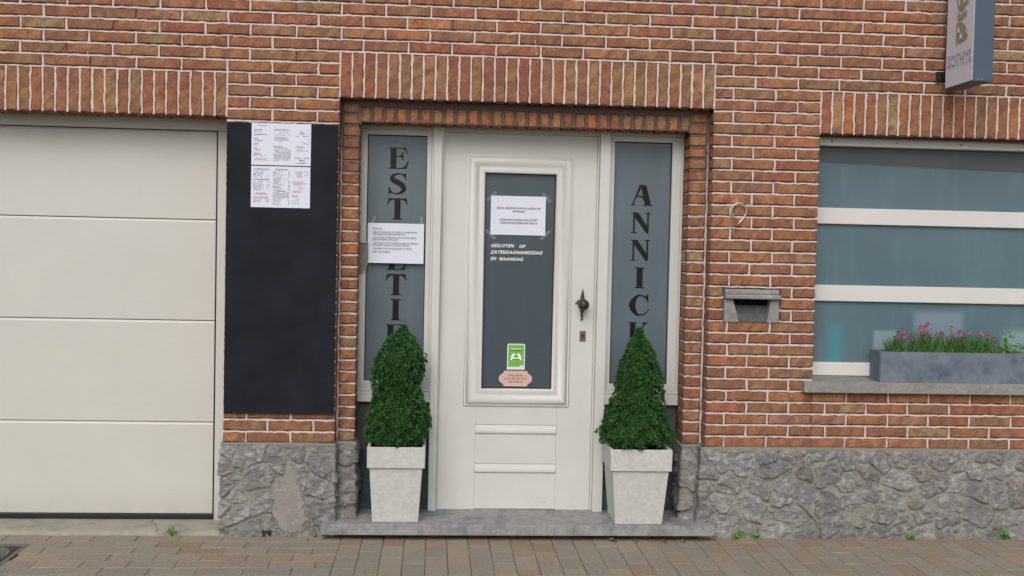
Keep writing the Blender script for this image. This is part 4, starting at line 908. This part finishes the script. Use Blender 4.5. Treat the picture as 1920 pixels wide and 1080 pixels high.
def flower_plant(x,y,z,nb,h,fl,label,seed,spread=.055):
    random.seed(seed); t=E('flowering_plant',(x,y,z),label,'plant','pink flowering plants in the trough')
    a=Acc()
    for i in range(int(nb*2.3)):
        th=random.uniform(0,6.28); s_=random.uniform(.05,.75); c=np.array((.05,.13,.022))*random.uniform(.5,1.5)
        if random.random()<.15: c=np.array((.13,.20,.05))
        blade(a,(x+random.gauss(0,spread*.46),y+random.gauss(0,.014),z-.005),(math.cos(th)*s_,math.sin(th)*s_*.6,1),h*random.uniform(.65,1.35),random.uniform(.005,.009),random.uniform(.05,.4),c)
    a.build('leaves',M['leaf'],t,smooth=False)
    for fx,fz,cc in fl:
        fs_=random.uniform(.010,.0165); a=Acc(); fy=y-.01+random.uniform(-.02,.015); tube(a,[(x+(fx-x)*.3,y,z),(x+(fx-x)*.7,(y+fy)/2,(z+fz)*.5),(fx,fy,fz)],.0013,5,0,(.06,.10,.03))
        col={'p':(.42,.06,.17),'m':(.45,.04,.24),'r':(.30,.045,.06),'l':(.48,.15,.21)}[cc]
        for k in range(6):
            th=k*math.pi/3+random.uniform(-.2,.2); d=np.array((math.cos(th),-.45,math.sin(th)*.85+.12)); d/=np.linalg.norm(d); pr=np.cross(d,(0,1,0)); pr/=np.linalg.norm(pr); o_=np.array((fx,fy,fz)); L_=fs_*random.uniform(.8,1.15)
            a.add([o_,o_+d*L_*.6+pr*.0065,o_+d*L_,o_+d*L_*.6-pr*.0065],[(0,1,2,3)],0,np.array(col)*random.uniform(.7,1.15))
        blob(a,fx,fy-.003,fz,.0025,.0025,.0025,0,(.5,.35,.1),6,4)
        a.build('flower',M['petal'],t,smooth=False)
flower_plant(2.515,.045,tz1-.012,46,.085,[(2.495,1.093,'r'),(2.513,1.118,'r'),(2.538,1.121,'m'),(2.545,1.100,'m'),(2.536,1.086,'l'),(2.549,1.108,'p')],'pink flowered grassy plant at the left end of the window trough',31)
flower_plant(2.685,.045,tz1-.012,70,.115,[(2.632,1.135,'p'),(2.645,1.150,'m'),(2.660,1.142,'p'),(2.650,1.122,'r'),(2.668,1.155,'p'),(2.690,1.122,'l'),(2.665,1.115,'r'),(2.760,1.095,'r'),(2.764,1.116,'r'),(2.600,1.085,'r'),(2.680,1.17,'m')],'tallest pink flowered grassy plant, second from the left in the window trough',32,.075)
flower_plant(2.850,.045,tz1-.012,62,.110,[(2.812,1.150,'l'),(2.858,1.122,'m'),(2.872,1.132,'p'),(2.850,1.108,'p'),(2.913,1.124,'l'),(2.790,1.095,'r')],'pink flowered grassy plant, third from the left in the window trough',33,.07)
flower_plant(3.000,.045,tz1-.012,58,.095,[(2.978,1.128,'l'),(2.990,1.118,'l'),(3.015,1.108,'r'),(3.045,1.096,'r')],'sparsely flowered grassy plant beside the ivy in the window trough',34,.065)
random.seed(35); t=E('ivy_plant',(3.14,.045,tz1-.012),'light green round leaved ivy plant at the right of the flowers in the trough','plant')
a=Acc(); b=Acc()
def rleaf(a,o_,r_,nrm,col,n=7):
    nrm=np.array(nrm,float); nrm/=np.linalg.norm(nrm); u=np.cross(nrm,(.3,.2,1)); u/=np.linalg.norm(u); v=np.cross(nrm,u); P=[]
    for i in range(n): th=2*math.pi*i/n; rr=r_*(1+.18*math.cos(3*th)); P.append(np.array(o_)+rr*(math.cos(th)*u+math.sin(th)*v)+nrm*(.15*r_*math.sin(2*th)))
    a.add(P,[list(range(n))],0,col)
for i in range(85):
    s_=random.random(); x=3.14+random.gauss(0,.035); z=1.02+abs(random.gauss(0,.022)); y=.03+random.uniform(-.03,.03)
    if i<16: x=3.13+random.gauss(0,.012)-(.010 if i<8 else -.01); z=1.05+i*.0058
    if i>70: x=3.19+random.uniform(0,.05); z=1.03+random.uniform(0,.04)
    rleaf(a,(x,y,z),random.uniform(.006,.011),(random.gauss(0,.5),-1,random.gauss(.5,.4)),np.array((.085,.20,.045))*random.uniform(.5,1.3))
tube(b,[(3.15,.04,1.0),(3.14,.035,1.07),(3.125,.03,1.135)],.0015,5,0,(.08,.12,.04)); tube(b,[(3.15,.04,1.0),(3.19,.03,1.04),(3.235,.025,1.07)],.0013,5,0,(.08,.12,.04))
a.build('leaves',M['leaf'],t,smooth=False); b.build('stem',M['leaf'],t)

# ------------------------------------------------------------------ ground
pc=[(.205,.180,.142),(.198,.175,.140),(.211,.184,.144),(.196,.174,.141),(.214,.186,.145),(.205,.180,.148)]
pav=Acc(); random.seed(55)
def paver(x0,x1,y0,y1,skip=None):
    if x1<=-4.2 or x0>=5.2: return
    if skip and x1>skip[0] and x0<skip[1] and y1>skip[2] and y0<skip[3]:
        if x0<skip[0]-.03: paver(x0,skip[0],y0,y1)
        if x1>skip[1]+.03: paver(skip[1],x1,y0,y1)
        if not (x0<skip[0]-.03 or x1>skip[1]+.03) or True:
            if y1>skip[3]+.02: paver(max(x0,skip[0]),min(x1,skip[1]),skip[3],y1)
            if y0<skip[2]-.02: paver(max(x0,skip[0]),min(x1,skip[1]),y0,skip[2])
        return
    g=.0011; b_=.0010; c=np.array(random.choice(pc))*random.uniform(.95,1.05)*1.30
    ym=(y0+y1)/2
    if -.46<ym<-.36 and random.random()<.5: c=np.array((.31,.235,.165))*random.uniform(.93,1.05)
    elif random.random()<.05: c=np.array((.28,.21,.15))*random.uniform(.9,1.05)
    elif ym>-.12 and x0>-.5 and random.random()<.6: c=np.array((.285,.22,.155))*random.uniform(.9,1.05)
    elif random.random()<.05: c=np.array((.245,.22,.18))
    z=random.uniform(-.0015,.0015); tx_,ty_=random.uniform(-.008,.008),random.uniform(-.008,.008); cx,cy=(x0+x1)/2,(y0+y1)/2
    if (y1-y0)>.16 and random.random()<.0: pass
    V=[];
    for ins,dz in ((g,-.02),(g,-.004),(g+b_,0.0)):
        for x,y in ((x0+ins,y0+ins*1.9),(x1-ins,y0+ins*1.9),(x1-ins,y1-ins*1.9),(x0+ins,y1-ins*1.9)): V.append((x+random.uniform(-.0008,.0008),y+random.uniform(-.0008,.0008),z+dz+tx_*(x-cx)+ty_*(y-cy)))
    F=[(8,9,10,11)]
    for k in (0,4):
        for i in range(4): F.append((k+i,k+(i+1)%4,k+4+(i+1)%4,k+4+i))
    pav.add(V,F,0,c)
MH=(-2.42,-2.0,-.60,-.18)
ys=[.10,-.012]+[-.125-.1145*i for i in range(22)]; phs={1:-1.728,2:-1.814+.2185,3:-1.682,4:-1.549,5:-1.643,6:-1.524}
XS=-.467
for i in range(len(ys)-1):
    ph=phs.get(i,-1.6+.11*(i%2)+random.uniform(-.02,.02)); n0=int((-4.4-ph)/.2185)
    x=ph+n0*.2185
    while x<XS-.01:
        e=min(x+.2185,XS) if XS-(x+.2185)>.05 or x+.2185>=XS else XS
        paver(x,e,ys[i+1],ys[i],MH)
        if e==XS: break
        x+=.2185
ncol=0; x=XS
while x<5.2:
    off=-.01+(.098 if ncol%2 else 0.0)+(-.0 if x<1.5 else 0); y=off+.196
    while y>-2.6:
        y0=y-.196
        if y0<.02: paver(x,x+.1098,y0,min(y,.02))
        y=y0
    x+=.1098; ncol+=1
pav.build('pavement',M['paver'],None,smooth=False,kind='structure')
boxes('joint_sand',[(-4.2,5.2,-2.66,.3,-.06,-.0045)],M['sand'],None,0).__setitem__('kind','structure')
a=Acc()
a.box(-4.2,5.2,-2.8,-2.66,-.13,.0); a.build('kerb',M['concrete'],None,smooth=False,kind='structure')
def sheet_(name,x0,x1,y0,y1,z,m_):
    a=Acc(); a.add([(x0,y0,z),(x1,y0,z),(x1,y1,z),(x0,y1,z)],[(0,1,2,3)]); return a.build(name,m_,None,smooth=False,kind='structure')
sheet_('ground',-400,400,-400,400,-.14,M['concrete']); sheet_('road',-400,400,-9.0,-2.8,-.134,M['asphalt'])

# manhole
mh=E('manhole_cover',(-2.21,-.39,0),'square cast iron drain cover with ringed round lid in the paving','drain cover')
a=Acc(); ring(a,MH[0],MH[1],MH[2],MH[3],[(0,0),(.002,.001),(.022,.001),(.024,-.006),(.05,-.006)])
for v in a.v: v[:,[1,2]]=v[:,[2,1]]
a.build('frame',M['castiron'],mh,smooth=False)
a=Acc(); pr=[(0,-.002)]; r=.02
while r<.165: pr+= [(r,-.002),(r+.002,.001),(r+.008,.001),(r+.010,-.002)]; r+=.02
pr+=[(.17,-.003),(.172,-.009)]
lathe(a,-2.21,-.37,0,pr,axis='z',n=40); a.build('lid',M['castiron'],mh,smooth=False)
boxes('bed',[(MH[0]+.03,MH[1]-.03,MH[2]+.03,MH[3]-.03,-.02,-.006)],M['castiron'],mh,0)

# weeds and dead leaves
def weed(x,y,h,n,label,seed,broad=True):
    random.seed(seed); a=Acc()
    for i in range(n):
        th=2*math.pi*i/n+random.uniform(-.4,.4); s_=random.uniform(.4,1.3); c=np.array((.10,.30,.05))*random.uniform(.6,1.25)
        if broad:
            L_=h*random.uniform(.5,1.0); tip=np.array((x+math.cos(th)*s_*L_*.6,y+math.sin(th)*s_*L_*.35,.003+L_*random.uniform(.4,1.0)))
            tube(a,[(x,y,-.004),((x+tip[0])/2,(y+tip[1])/2,tip[2]*.65),tip],.0008,4,0,c*.8)
            for k in range(3): rleaf(a,tip+np.array((random.gauss(0,.004),random.gauss(0,.003),random.gauss(0,.004))),random.uniform(.004,.0075),(random.gauss(0,.5),-1,random.gauss(.9,.4)),c*random.uniform(.8,1.2),6)
        else: blade(a,(x+random.gauss(0,.006),y,-.003),(math.cos(th)*s_,math.sin(th)*s_,.8),h*random.uniform(.6,1),.003,.4,c)
    a.build('weed',M['leaf'],None,smooth=False,label=label,cat='weed',group='small weeds in the paving joints')
weed(-1.345,-.020,.045,9,'leafy weed at the edge of the concrete strip below the garage door',1)
weed(-.925,-.185,.030,10,'grass tuft in the paving joint in front of the rubble plinth left of the doorstep',2,False)
weed(-1.020,-.345,.014,7,'tiny weed in a paving joint below the left pier, farther from the wall',3,False)
weed(-.064,-.305,.014,12,'flat grass tuft in the paving in front of the left planter',4,False)
weed(1.640,-.045,.040,10,'spreading leafy weed at the foot of the plinth just right of the doorstep',5)
weed(1.722,-.040,.045,8,'upright leafy weed at the plinth foot, right beside the spreading weed',8)
weed(2.590,-.050,.040,8,'small pale weed at the plinth foot below the flower trough',6)
weed(3.120,-.048,.075,14,'tallest leafy weed at the plinth foot near the right edge',7)
for i,(x,y,L_,c,lb) in enumerate(((.955,-.045,.045,(.30,.20,.11),'long curled tan dead leaf under the doorstep edge below the right planter'),(1.075,-.062,.02,(.26,.17,.09),'small tan dead leaf in the middle of the litter under the doorstep'),(1.150,-.062,.018,(.24,.08,.04),'small reddish dead leaf under the doorstep'),(1.225,-.06,.034,(.28,.07,.035),'red brown flat dead leaf under the right part of the doorstep'),(1.325,-.062,.026,(.32,.22,.13),'light tan curled dead leaf nearest the right end of the doorstep'),(1.424,-.06,.014,(.2,.15,.09),'tiny dead leaf crumb under the right corner of the doorstep'))):
    random.seed(80+i); a=Acc(); V=[];F=[]; n=6; y=y-.062
    for k in range(n+1):
        t=k/n; w_=L_*.34*math.sin(math.pi*min(1,t*.9+.06)); xx=x-L_/2+L_*t; zc=.006+.010*math.sin(t*math.pi*1.3)
        V+=[(xx,y-w_,zc+.004),(xx,y,zc-.0015),(xx,y+w_,zc+.003)]
    for k in range(n):
        for j in range(2): F.append((k*3+j,k*3+3+j,k*3+4+j,k*3+1+j))
    a.add(V,F,0,c); a.build('dead_leaf',M['deadleaf'],None,smooth=True,label=lb,cat='leaf',group='dead leaves under the doorstep')

for o in bpy.data.objects:
    if 'wloc' in o: del o['wloc']
